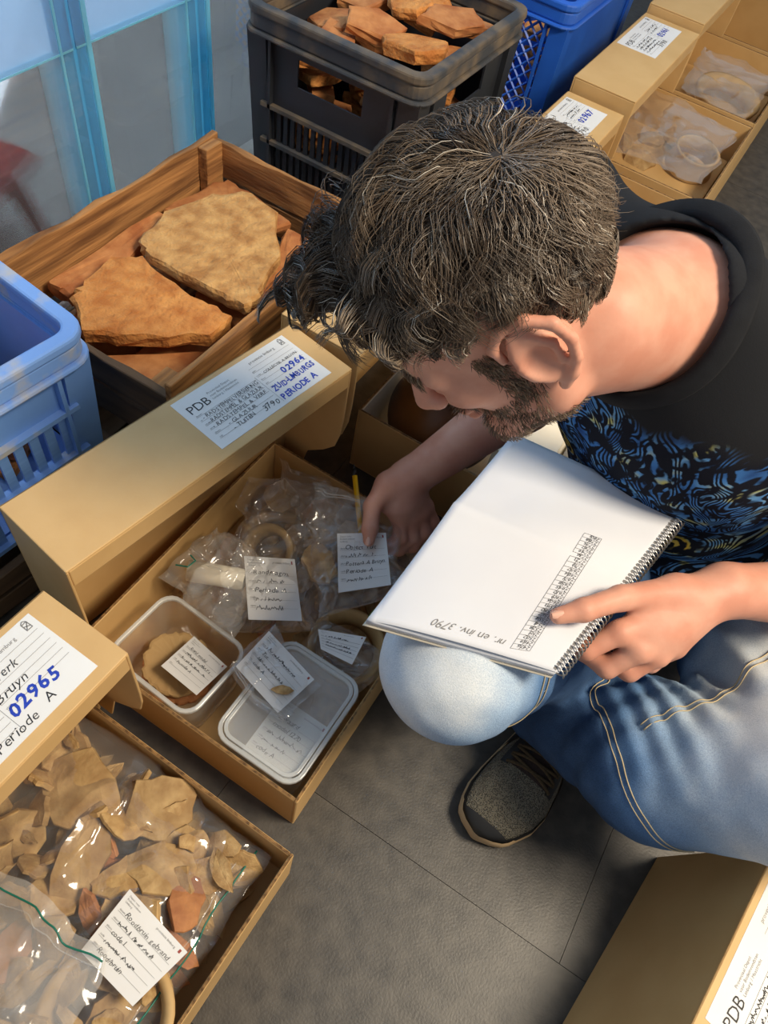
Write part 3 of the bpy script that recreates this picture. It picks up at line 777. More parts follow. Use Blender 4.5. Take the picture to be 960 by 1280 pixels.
lbC = '* pottery sherd in the big clear bag of box 02965'; lbC0 = '* pottery sherd buried in the big bag of box 02965'; gC = 'sherds bagged in box 02965'
pts_ = []
def scatter(n, x0, x1, y0, y1, dmin, rnd):
    out = []; tries = 0
    while len(out) < n and tries < 6000:
        tries += 1; p = (rnd.uniform(x0, x1), rnd.uniform(y0, y1))
        if all((p[0] - q[0]) ** 2 + (p[1] - q[1]) ** 2 > dmin * dmin for q in out): out.append(p)
    return out
rc = random.Random(77)
for x, y in scatter(36, -.385, -.105, -.255, .125, .048, rc):
    sherd(rc.randrange(16), (x, y, rc.uniform(.028, .034)), (rc.uniform(-.2, .2), rc.uniform(-.2, .2), rc.uniform(0, 6.3)), rc.uniform(.032, .045), lbC0, gC, CB)
for x, y in scatter(40, -.385, -.110, -.25, .120, .045, rc):
    sherd(rc.randrange(16), (x, y, rc.uniform(.058, .070)), (rc.uniform(-.35, .35), rc.uniform(-.35, .35), rc.uniform(0, 6.3)), rc.uniform(.032, .046), lbC0, gC, CB)
for x, y in scatter(74, -.39, -.100, -.26, .125, .033, rc):
    edge = min(1.0, (-.09 - x) / .07) * min(1.0, (.15 - y) / .06)
    sherd(rc.randrange(16), (x, y, .086 + .026 * edge + rc.uniform(-.006, .008)), (rc.uniform(-.75, .75), rc.uniform(-.75, .75), rc.uniform(0, 6.3)), rc.uniform(.026, .046), lbC, gC, CB)
for (x, y, z, a, b, c, k, s, lb) in ((-.315, .075, .126, .12, -.1, .1, 2, .062, 'largest flat buff sherd at the lid end of the big bag'),
        (-.225, .112, .122, .2, .15, 1.0, 10, .055, 'broad buff sherd with a reddish patch near the far bag edge'),
        (-.175, .062, .128, -.2, .3, .4, 0, .05, 'thick curved buff rim sherd on top of the bagged heap'),
        (-.135, .055, .124, .3, .5, 2.2, 5, .046, 'bright orange-buff spout sherd on top of the bagged heap'),
        (-.26, .02, .128, .1, -.2, 1.9, 3, .07, 'long narrow buff handle sherd across the heap'),
        (-.205, .035, .128, -.3, .1, .9, 6, .045, 'buff sherd with a folded lip in the middle of the heap')):
    sherd(k, (x, y, z), (a, b, c), s, lb, 'sherds on top of the heap')

for x, y in scatter(34, -.38, -.105, -.20, .115, .040, rc):
    sherd(rc.choice((1, 3, 7, 9, 13, 15)), (x, y, .118 + rc.uniform(-.004, .010)), (rc.uniform(-1.1, 1.1), rc.uniform(-.9, .9), rc.uniform(0, 6.3)), rc.uniform(.018, .034), '* chip of pottery on top of the heap in box 02965', gC, CB)

# ring shaped vessel pieces (necks, bases)
def ring_piece(name, loc, r, h, t, rot, mat, label, cat, group=None, arc=2 * math.pi, flare=0.12):
    m = MB(); prof = [(r, 0), (r * (1 + flare), h * .55), (r * (1 + flare * 1.3), h * .85), (r * (1 + flare) + t * .3, h), (r * (1 + flare) - t * .8, h), (r - t, h * .5), (r - t, 0), (r, 0)]
    n = 40
    for i in range(n + 1):
        a = arc * i / n
        for rr, z in prof: m.v.append((rr * math.cos(a), rr * math.sin(a), z))
    q = len(prof)
    for i in range(n):
        for k in range(q - 1): m.f.append((i * q + k, i * q + q + k, i * q + q + k + 1, i * q + k + 1))
    if arc < 6.2:
        m.f.append(tuple(range(q - 1))); m.f.append(tuple(n * q + k for k in reversed(range(q - 1))))
    me = m.mesh(name, mat, True)
    o = link(name, me, None, loc, rot); tag(o, label, cat, group)
    return o
ring_piece('broken_bowl', (-.135, -.075, .075), .062, .050, .007, (0.1, 0.05, 0), 'sherd_buff', 'wide pale bowl rim under the labelled card in box 02965', 'bowl', None, 6.2831853)
ring_piece('jar_fragment', (-.352, .512, .060), .040, .034, .010, (0.5, -0.2, 0.2), 'sherd_buff', 'thick buff ring-shaped vessel neck in the bag of box 02964', 'jar fragment', None, 6.2831853, 0.05)
ring_piece('jar_fragment', (-.372, .545, .028), .050, .025, .010, (0.1, 0, 0), 'sherd_buff', 'second buff vessel neck lying beneath the thick ring', 'jar fragment', None, 6.2831853, 0.05)
ring_piece('broken_bowl', (-.168, .445, .040), .050, .05, .006, (0.2, 0.1, 0), 'sherd_buff', 'stack of curved buff rim pieces beside the jeans knee', 'bowl', None, 6.2831853)
ring_piece('broken_jar', (-.165, 1.99, .165), .062, .05, .007, (0.1, 0.1, 0), 'sherd_buff', 'grey-buff bagged vessel base in the box labelled 02961', 'vessel', None, 6.2831853, -0.1)
ring_piece('broken_dish', (-.19, 2.37, .17), .075, .04, .008, (0.1, 0.1, 0), 'sherd_buff', 'pale bagged dish base in the endmost archive box', 'vessel', None, 6.2831853, 0.2)
lbB = '* sherd lying loose at the bottom of box 02964'; gB = 'loose sherds in box 02964'
for i, (x, y) in enumerate(scatter(22, -.43, -.13, .40, .62, .05, rc)):
    sherd(i * 5, (x, y, rc.uniform(.018, .03)), (rc.uniform(-.25, .25), rc.uniform(-.25, .25), rc.uniform(0, 6)), rc.uniform(.030, .042), lbB, gB, BB)
for i, (x, y) in enumerate(scatter(9, -.40, -.17, .41, .60, .06, rc)):
    sherd(i * 3, (x, y, rc.uniform(.048, .06)), (rc.uniform(-.4, .4), rc.uniform(-.4, .4), rc.uniform(0, 6)), rc.uniform(.032, .044), lbB, gB, BB)
for i, (x, y) in enumerate(((-.29, 2.05), (-.27, 1.93), (-.33, 1.98), (-.24, 2.08))):
    sherd(i * 7 + 1, (x, y, .165), (.3, -.2, i), .05, '* sherd in the clear bag of the box labelled 02961', 'sherds in the box labelled 02961')
# packing boards that lift the finds in the deep boxes
for yy in (1.73, 2.195):
    o = MB().box((-.41, yy, .006), (-.09, yy + .40, .155)).build('packing_block', 'card'); bevel(o, .004)
    tag(o, 'plain cardboard packing block under the find in the box labelled 02961' if yy < 2 else 'plain cardboard packing block under the find in the endmost box', 'packing')

# ------------------------------------------------------------------ cards and bags
def bil(c, u, v):
    a, b, d, e = [Vector(p) for p in c]      # BL, BR, TR, TL
    return a * (1 - u) * (1 - v) + b * u * (1 - v) + d * u * v + e * (1 - u) * v
def card(parent, corners, seed, origin=(0, 0, 0), hand=('',), bend=0.0, name='paper_card', ink_extra=None):
    o0 = Vector(origin); c = [Vector(p) - o0 for p in corners]
    nrm = (c[1] - c[0]).cross(c[3] - c[0]).normalized(); W = (c[1] - c[0]).length; H = (c[3] - c[0]).length
    def S(u, v, e): return bil(c, u, v) + nrm * (e + bend * math.sin(math.pi * u) )
    m = MB(); m.grid(lambda u, v: S(u, v, .0003), 8, 4); m.grid(lambda u, v: S(u, v, -.0003), 8, 4, True)
    o = m.build(name, 'paper', parent)
    k = Ink(seed); r = k.rng
    k.text('provincie limburg', W * .55, H * .90, H * .05, 2, maxw=W * .36)
    k.line(W * .93, H * .90, W * .93, H * .955, W * .03, 3)
    for i in range(3): k.text(('Depot voor', 'Bodemvondsten', 'Limburg')[i], W * .06, H * (.93 - i * .045), H * .038, 2, maxw=W * .4)
    for i in range(5): k.text(('datum', 'object', 'plaats', 'code', 'opm.')[i], W * .06, H * (.72 - i * .13), H * .04, 2, maxw=W * .2); k.line(W * .05, H * (.70 - i * .13), W * .95, H * (.70 - i * .13), 0.00025, 2)
    y = .71
    for s in hand:
        if s: k.text(s, W * .16, H * y, H * .105, 0, 0.2, 0, 0.9, 1, W * .78)
        else: k.scribble(W * .16, H * y, W * r.uniform(.45, .75), H * .09, 0, 0.0006)
        y -= .14
    k.build('lettering', o, lambda a, b: tuple(S(a / W, b / H, .0007)))
    return o

def bag(label, corners, up, down, seed, film='bag_film', wr=0.005, n=40, freq=55, zipc=None, zip_edge=None, cat='bag', group='clear plastic find bags'):
    """sealed pouch: two crumpled sheets that meet along the edge"""
    c = [Vector(p) for p in corners]; o0 = sum(c, Vector()) / 4
    nrm = (c[1] - c[0]).cross(c[3] - c[0]).normalized()
    g = np.linspace(0, 1, n + 1); U, Vv = np.meshgrid(g, g)
    C = np.array([list(p - o0) for p in c])
    B = C[0] * ((1 - U) * (1 - Vv))[..., None] + C[1] * (U * (1 - Vv))[..., None] + C[2] * (U * Vv)[..., None] + C[3] * ((1 - U) * Vv)[..., None]
    e = (np.sin(np.pi * U) * np.sin(np.pi * Vv)); env = np.clip(e, 0, 1) ** 0.45
    nn = np.array(list(nrm)); V = []
    ed = 0.010 * fbm(B * 22 + seed, 2)[..., None] * np.array([1, 1, 0.4])          # wavy outline
    for sgn, amp in ((1, up), (-1, down)):
        q = B * freq + seed * 3.7 + sgn * 5
        rid = 1 - np.abs(fbm(q, 2)); rid = rid ** 3
        rid2 = 1 - np.abs(fbm(q * 0.45 + 9, 2)); rid2 = rid2 ** 4
        d = amp * env + wr * (rid - 0.4) * (0.35 + env) * sgn * 0 + sgn * 0
        dd = sgn * amp * env + (wr * (rid - 0.35) + wr * 1.6 * (rid2 - 0.3)) * (0.25 + 0.75 * env)
        V.append(B + ed + nn * dd[..., None])
    # share the border
    mask = (U == 0) | (U == 1) | (Vv == 0) | (Vv == 1)
    V[1][mask] = V[0][mask]
    idx = np.arange((n + 1) ** 2).reshape(n + 1, n + 1)
    q1 = np.stack([idx[:-1, :-1], idx[:-1, 1:], idx[1:, 1:], idx[1:, :-1]], -1).reshape(-1, 4)
    F = np.concatenate([q1, q1[:, ::-1] + (n + 1) ** 2])
    me = np_mesh('bag', np.concatenate([V[0].reshape(-1, 3), V[1].reshape(-1, 3)]), F, film)
    o = link('plastic_bag', me, None, o0); tag(o, label, cat, group)
    if zip_edge is not None:
        i0 = zip_edge
        for off, mt in ((0.055, zipc or 'bag_milky'), (0.085, 'bag_milky')):
            m = MB(); P_ = []
            for k in range(25):
                u = 0.01 + 0.98 * k / 24
                uv = ((u, off), (1 - off, u), (u, 1 - off), (off, u))[i0]
                jj = int(round(uv[1] * n)); ii = int(round(uv[0] * n))
                P_.append(Vector(V[0][jj, ii]) + nrm * 0.0012)
            m.tube(P_, 0.0011 if off < .06 else 0.0009, 5); m.build('zip_strip', mt, o, smooth=True)
    return o, o0

def v3(p, z): return (p[0], p[1], z)
# --- box 02965: the big bag, its card, and the second bag over it
bg, oc = bag('large clear bag bulging with buff sherds in box 02965', [(-.405, -.17, .105), (-.088, -.20, .085), (-.085, .148, .080), (-.405, .152, .105)], .052, .0, 3, n=70, wr=.006, freq=30, zipc='green_zip', zip_edge=1)
card(bg, [(-.192, -.046, .150), (-.113, -.054, .150), (-.098, .013, .146), (-.190, .026, .150)][0:4], 31, oc, ('Roodbruin gebrand', '', 'code 1', '', 'Rood/bruin'))
bg2, oc2 = bag('thin clear bag with a green zip lying over the sherds in box 02965', [(-.405, -.285, .13), (-.120, -.285, .13), (-.165, -.028, .155), (-.330, -.036, .158)], .022, .0, 8, 'bag_milky', n=60, wr=.007, freq=26, zipc='green_zip', zip_edge=2)

# --- box 02964
def tub(label, cx, cy, hx, hy, h, lid, z0=.0048, rz=0.0):
    t = empty('plastic_tub', (cx, cy, z0), rz); tag(t, label, 'tub', 'translucent plastic tubs')
    m = MB(); r = 0.020; rings = []
    for z, k in ((0.0, .010), (0.004, .004), (h * .5, .003), (h - .006, .0)): rings.append([(x, y, z) for x, y in rounded_rect(-hx + k, -hy + k, hx - k, hy - k, r)])
    n = len(rings[0])
    m.add([p for q in rings for p in q], [(k * n + i, k * n + (i + 1) % n, k * n + n + (i + 1) % n, k * n + n + i) for k in range(len(rings) - 1) for i in range(n)] + [tuple(reversed(range(n)))])
    m.build('tub_body', 'tub_plastic', t, True)
    m = MB()
    ring_wall(m, rounded_rect(-hx - .005, -hy - .005, hx + .005, hy + .005, r + .005), rounded_rect(-hx + .001, -hy + .001, hx - .001, hy - .001, r), h - .007, h)
    o = m.build('tub_rim', 'tub_rim', t); bevel(o, .0015)
    if lid:
        m = MB(); q = rounded_rect(-hx + .006, -hy + .006, hx - .006, hy - .006, r - .004)
        m.prism(q, 2, h - .004, h - .003)
        m.build('tub_lid', 'tub_plastic', t)
        m = MB(); ring_wall(m, rounded_rect(-hx + .002, -hy + .002, hx - .002, hy - .002, r), rounded_rect(-hx + .007, -hy + .007, hx - .007, hy - .007, r - .004), h - .004, h + .002)
        o = m.build('lid_ridge', 'tub_rim', t); bevel(o, .001)
    return t
t1 = tub('open translucent tub with a round base sherd inside', -.345, .283, .072, .058, .108, False, rz=deg(-3))
card(t1, [(-.355, .258, .094), (-.288, .256, .096), (-.283, .312, .097), (-.350, .318, .096)], 41, (-.345, .283, .0048), ('Rond model', '', '', 'Periode A'), name='paper_card')
for z_, r_, sd, lb_, mt_ in ((.030, .050, 301, 'round orange-brown vessel base lying flat in the open tub', 'sherd_orange'), (.052, .047, 302, 'round brown disc sherd on top of the vessel base in the open tub', 'sherd_buff')):
    slab('flat_sherd', [(-.352 + r_ * math.cos(a) * 1.08, .283 + r_ * math.sin(a)) for a in np.arange(0, 6.28, .45)], z_, .014, sd, mt_, lb_, 'sherd', None, (.1, .05), .0022)
t2 = tub('lidded translucent tub against the near corner of box 02964', -.171, .304, .062, .080, .112, True)
card(t2, [(-.192, .226, .104), (-.118, .226, .104), (-.113, .315, .104), (-.192, .315, .104)], 43, (-.171, .304, .0048), ('Zwaard', 'model 1270', '', '', 'code A'))
sherd(4, (-.135, .345, .07), (.1, .2, 1), .034, 'buff sherd under the lid of the closed tub', None)
sherd(7, (-.19, .27, .045), (.1, -.1, 2), .04, 'dark buff sherd at the bottom of the closed tub', None)
b3, o3 = bag('small flat clear bag with card lying across both tubs', [(-.270, .300, .130), (-.169, .276, .128), (-.152, .352, .130), (-.262, .378, .136)], .006, .003, 12, n=30, wr=.0025, zip_edge=0)
card(b3, [(-.262, .304, .1335), (-.178, .285, .1315), (-.165, .350, .1335), (-.256, .370, .1385)], 45, o3, ('', 'Tut.', '', 'code A'))
sherd(9, (-.190, .312, .140), (.05, .05, .6), .018, 'tiny brown sherd inside the small flat bag', None)
b4, o4 = bag('crumpled clear bag around a ring-shaped vessel neck', [(-.330, .338, .100), (-.200, .432, .100), (-.320, .652, .118), (-.452, .575, .118)], .040, .03, 14, n=64, wr=.013, freq=32)
card(b4, [(-.290, .368, .137), (-.228, .410, .137), (-.296, .487, .135), (-.359, .447, .135)], 47, o4, ('Randfragm.', '', 'Periode A', '', ''))
b5, o5 = bag('crumpled milky bag with white wrapping by the lid 02964', [(-.295, .340, .112), (-.315, .455, .108), (-.430, .480, .112), (-.452, .350, .108)], .042, .03, 16, 'bag_milky', n=50, wr=.014, freq=34)
m = MB().tube([(-.040, -.02, .012), (.035, .015, .012)], .016, 16); m.build('white_wrapping', 'card_inner_white', b5, True)
m = MB().tube([(-.048, -.035, .040), (-.030, -.030, .046), (-.028, -.016, .046), (-.040, -.012, .044)], .0012, 5); m.build('zip_strip', 'green_zip', b5)
b6, o6 = bag('clear find bag with card, held between thumb and fingers', [(-.215, .425, .135), (-.140, .520, .140), (-.190, .640, .165), (-.345, .605, .165)], .010, .014, 18, n=48, wr=.004, freq=34, zip_edge=2)
card(b6, [(-.208, .470, .153), (-.152, .524, .157), (-.203, .588, .170), (-.262, .545, .166)], 49, o6, ('Object Tuit', '', 'Pottera A Bruyn', 'Periode A', ''))
sherd(1, (-.262, .505, .138), (.1, -.2, -.75), .052, 'tan sherd inside the find bag held in the hand', None)
b10, o10 = bag('limp clear bag at the hand end of box 02964', [(-.345, .560, .085), (-.150, .560, .090), (-.135, .648, .100), (-.440, .648, .105)], .030, .03, 26, n=50, wr=.012, freq=30)
for i_, (x_, y_) in enumerate(((-.40, .60), (-.33, .62), (-.26, .60), (-.19, .61), (-.30, .575))):
    sherd((2, 5, 10, 6, 0)[i_], (x_, y_, .078 + .004 * i_), (.3, -.2 + .1 * i_, i_), .040, '* sherd in the limp bag at the hand end of box 02964', 'sherds in the limp bag', BB)
b7, o7 = bag('clear bag with card beside the jeans knee', [(-.215, .392, .085), (-.105, .392, .085), (-.105, .465, .095), (-.210, .455, .095)], .025, .02, 20, n=36, wr=.006)
card(b7, [(-.185, .396, .123), (-.136, .402, .123), (-.142, .448, .125), (-.205, .418, .125)], 51, o7, ('', 'Tuit', '', ''))
# --- bags in the far boxes
b8, o8 = bag('clear zip bag over the vessel base in the box labelled 02961', [(-.40, 1.76, .235), (-.10, 1.80, .235), (-.10, 2.10, .240), (-.36, 2.12, .245)], .02, .02, 22, n=40, wr=.005, freq=14, zip_edge=3, zipc='green_zip')
b9, o9 = bag('clear bag around the dish base in the endmost box', [(-.30, 2.22, .225), (-.10, 2.22, .225), (-.10, 2.52, .230), (-.32, 2.52, .235)], .02, .02, 24, n=40, wr=.005, freq=14)

# ------------------------------------------------------------------ brown pot, white carton, pen
def pot():
    t = empty('round_pot', (-.262, .908, .0075)); tag(t, 'round brown glazed pot standing in the white-lined box', 'pot')
    R = .105
    prof = [(.0, .0), (.05, .0), (.062, .004)] + [(R * math.sin(a), .100 - .1 * math.cos(a)) for a in np.linspace(.75, 2.45, 14)] + [(.056, .184), (.056, .190)]
    MB().lathe(prof, 48).build('pot_body', 'pot_brown', t, True)
    rim = [(.054, .186), (.059, .192), (.064, .199), (.064, .206), (.058, .209), (.052, .206), (.050, .196), (.050, .186)]
    MB().lathe(rim, 48).build('pot_rim', 'pot_brown', t, True)
    MB().lathe([(.050, .200), (.050, .19), (.070, .16), (.085, .10), (.05, .03), (.0, .02)], 40).build('pot_inside', 'pot_inside', t, True)
pot()
wcarton = empty('white_carton', (-.100, .965, .0075)); tag(wcarton, 'small white carton packed beside the brown pot', 'carton')
o = MB().box((-.05, -.10, 0), (.05, .10, .135)).build('carton_body', 'card_inner_white', wcarton); bevel(o, .003)
MB().hexa([(-.052, -.10, .136), (.045, -.10, .137), (.045, .02, .137), (-.052, .02, .136), (-.052, -.10, .138), (.045, -.10, .139), (.045, .02, .139), (-.052, .02, .138)]).build('carton_flap', 'card_inner_white', wcarton)

pen = empty('ballpoint_pen', (-.310, .664, .168)); tag(pen, 'yellow ballpoint pen with black end held by the reaching hand', 'pen')
_a = Vector((0, 0, 0)); _d = (Vector((-.262, .612, .135)) - Vector((-.310, .664, .168))).normalized()
MB().tube([_a + _d * .014, _a + _d * .13], .0042, 8).build('barrel', 'pen_yellow', pen, True)
MB().tube([_a + _d * .004, _a + _d * .014], [.0036, .0042], 8).build('end_cap', 'pen_black', pen, True)
MB().tube([_a - _d * .004, _a + _d * .004], [.0016, .0026], 8).build('push_button', 'pen_black', pen, True)
MB().tube([_a + _d * .13, _a + _d * .143], [.0042, .001], 8).build('tip', 'pen_black', pen, True)

# ------------------------------------------------------------------ signed-distance modelling for the figure
class Vol:
    def __init__(self, lo, hi, h):
        self.lo = np.array(lo, float); self.h = h
        self.n = np.ceil((np.array(hi, float) - self.lo) / h).astype(int) + 1
        self.D = np.full(self.n, 0.5, np.float32)
    def _sub(self, lo, hi):
        a = np.clip(np.floor((np.array(lo) - self.lo) / self.h).astype(int), 0, self.n)
        b = np.clip(np.ceil((np.array(hi) - self.lo) / self.h).astype(int) + 1, 0, self.n)
        sl = tuple(slice(i, j) for i, j in zip(a, b))
        ax = [(self.lo[k] + self.h * np.arange(a[k], b[k])).astype(np.float32) for k in range(3)]
        return sl, np.meshgrid(*ax, indexing='ij')
    @staticmethod
    def smin(a, b, k):
        if k <= 0: return np.minimum(a, b)
        h = np.maximum(k - np.abs(a - b), 0) / k
        return np.minimum(a, b) - h * h * k * 0.25
    def put(self, fn, lo, hi, k=0.01, op='add'):
        pad = max(k, self.h * 3) + 0.004
        sl, (X, Y, Z) = self._sub(np.array(lo) - pad, np.array(hi) + pad)
        if X.size == 0: return
        d = fn(X, Y, Z).astype(np.float32)
        if op == 'add': self.D[sl] = self.smin(self.D[sl], d, k)
        else: self.D[sl] = -self.smin(-self.D[sl], d, k)
    def cone(self, a, b, ra, rb, k=0.01, op='add'):
        a = np.array(a, float); b = np.array(b, float); ab = b - a; L2 = float(ab @ ab) + 1e-12
        def fn(X, Y, Z):
            px, py, pz = X - a[0], Y - a[1], Z - a[2]
            t = np.clip((px * ab[0] + py * ab[1] + pz * ab[2]) / L2, 0, 1)
            return np.sqrt((px - t * ab[0]) ** 2 + (py - t * ab[1]) ** 2 + (pz - t * ab[2]) ** 2) - (ra + (rb - ra) * t)
        r = max(ra, rb)
        self.put(fn, np.minimum(a, b) - r, np.maximum(a, b) + r, k, op)
    def chain(self, pts, rr, k=0.008):
        for i in range(len(pts) - 1): self.cone(pts[i], pts[i + 1], rr[i], rr[i + 1], k)
    def ell(self, c, r, axes=None, k=0.01, op='add'):
        c = np.array(c, float); r = np.array(r, float); A = np.eye(3) if axes is None else np.array(axes, float)
        def fn(X, Y, Z):
            px, py, pz = X - c[0], Y - c[1], Z - c[2]
            q = [A[i][0] * px + A[i][1] * py + A[i][2] * pz for i in range(3)]
            k0 = np.sqrt(sum((q[i] / r[i]) ** 2 for i in range(3))); k1 = np.sqrt(sum((q[i] / r[i] ** 2) ** 2 for i in range(3))) + 1e-9
            return k0 * (k0 - 1) / k1
        e = np.sqrt(sum((A[i] * r[i]) ** 2 for i in range(3)))
        self.put(fn, c - e, c + e, k, op)
    def net(self):
        D = self.D; s = D < 0
        cnt = np.zeros(np.array(D.shape) - 1, np.int8); offs = [(i, j, k) for i in (0, 1) for j in (0, 1) for k in (0, 1)]
        nx, ny, nz = cnt.shape
        for o in offs: cnt += s[o[0]:o[0] + nx, o[1]:o[1] + ny, o[2]:o[2] + nz]
        I = np.argwhere((cnt > 0) & (cnt < 8)); ids = np.full(cnt.shape, -1, np.int32); ids[tuple(I.T)] = np.arange(len(I))
        acc = np.zeros((len(I), 3)); num = np.zeros(len(I))
        for o in offs:
            for ax in range(3):
                if o[ax]: continue
                p = list(o); p[ax] = 1
                va = D[I[:, 0] + o[0], I[:, 1] + o[1], I[:, 2] + o[2]]; vb = D[I[:, 0] + p[0], I[:, 1] + p[1], I[:, 2] + p[2]]
                mk = (va < 0) != (vb < 0)
                t = np.where(mk, va / np.where(mk, va - vb, 1), 0)
                pos = np.tile(np.array(o, float), (len(I), 1)); pos[:, ax] += t
                acc += pos * mk[:, None]; num += mk
        V = self.lo + (I + acc / num[:, None]) * self.h
        Q = []
        for ax in range(3):
            b, c = [(1, 2), (2, 0), (0, 1)][ax]
            sa = [slice(None)] * 3; sb = [slice(None)] * 3
            sa[ax] = slice(0, -1); sb[ax] = slice(1, None)
            ch = s[tuple(sa)] != s[tuple(sb)]
            E_ = np.argwhere(ch)
            ok = (E_[:, b] > 0) & (E_[:, c] > 0) & (E_[:, b] < D.shape[b] - 1) & (E_[:, c] < D.shape[c] - 1)
            E_ = E_[ok]
            inside = s[tuple(E_.T)]
            def cell(db, dc):
                q = E_.copy(); q[:, b] -= db; q[:, c] -= dc; return ids[tuple(q.T)]
            q = np.stack([cell(1, 1), cell(0, 1), cell(0, 0), cell(1, 0)], 1)
            q[~inside] = q[~inside][:, ::-1]
            Q.append(q)
        return V, np.concatenate(Q)

def unit(v): v = np.array(v, float); return v / np.linalg.norm(v)

# ------------------------------------------------------------------ the man: skeleton in world coordinates
HC = np.array((-.1437, .5346, .6818))                      # centre of the head
HF = unit((-.4015, -.4404, -.803))                            # where the face points
HL = unit(np.array((.5823, -.7995, .1473)) - HF * (np.array((.5823, -.7995, .1473)) @ HF))
HU = np.cross(HF, HL)
HA = np.array([HF, HL, HU])
def hd(f, l, u): return HC + HF * f + HL * l + HU * u
NECK = np.array((-.020, .700, .640)); SHL = np.array((.175, .745, .575)); SHR = np.array((-.195, .850, .600))
PEL = np.array((.205, .885, .150))
spine = unit(NECK - PEL); lat = unit(SHL - SHR); lat = unit(lat - spine * (lat @ spine)); fro = np.cross(lat, spine)
TA = np.array([lat, fro, spine])                          # torso axes: left, front (towards -fro?), up
if fro[1] > 0: fro = -fro
ELL = np.array((.400, .745, .400)); WRL = np.array((.1985, .588, .432))
ELR = np.array((-.095, .880, .360)); WRR = np.array((-.219, .672, .203))

def torso(V, off=0.0, k=0.05):
    mid = PEL + (NECK - PEL) * 0.66
    V.ell(mid + fro * .005, (.160 + off, .112 + off, .19 + off), TA, k)
    V.ell(PEL + (NECK - PEL) * 0.33 + fro * .015, (.150 + off, .120 + off, .17 + off), TA, k)
    V.ell(PEL + spine * .02, (.165 + off, .125 + off, .12 + off), TA, k)
    V.cone(NECK - spine * .035 - fro * .0, SHL - (SHL - NECK) * .12, .062 + off, .060 + off, k)
    V.cone(NECK - spine * .035 - fro * .0, SHR - (SHR - NECK) * .12, .062 + off, .060 + off, k)
    V.ell(NECK - spine * .03 - fro * .035, (.11 + off, .055 + off, .08 + off), TA, k)

LH = dict(palm=(.1475, .519, .424), th=[(.150, .545, .440), (.0990, .4905, .452), (.0715, .4520, .4545), (.0525, .4335, .449)],
          ix=[(.1178, .4721, .424), (.0985, .4440, .405), (.080, .4545, .390), (.062, .470, .390)],
          mid=[(.1454, .4728, .413), (.128, .4500, .386), (.098, .458, .378), (.075, .475, .380)],
          rg=[(.1667, .4865, .403), (.152, .4643, .380), (.118, .468, .372), (.092, .485, .374)],
          pk=[(.1815, .5112, .398), (.170, .4901, .376), (.142, .488, .368), (.120, .500, .370)])
RH = dict(palm=(-.2215, .640, .183), th=[(-.2390, .6440, .202), (-.2385, .6000, .196), (-.2222, .5700, .186), (-.2140, .5560, .178)],
          ix=[(-.2020, .628, .165), (-.185, .610, .143), (-.196, .588, .135), (-.212, .572, .136)],
          mid=[(-.190, .642, .162), (-.172, .628, .136), (-.180, .602, .126), (-.198, .586, .128)],
          rg=[(-.181, .656, .163), (-.162, .648, .137), (-.166, .622, .122), (-.184, .606, .122)],
          pk=[(-.179, .671, .167), (-.160, .670, .143), (-.160, .648, .128), (-.174, .632, .124)])

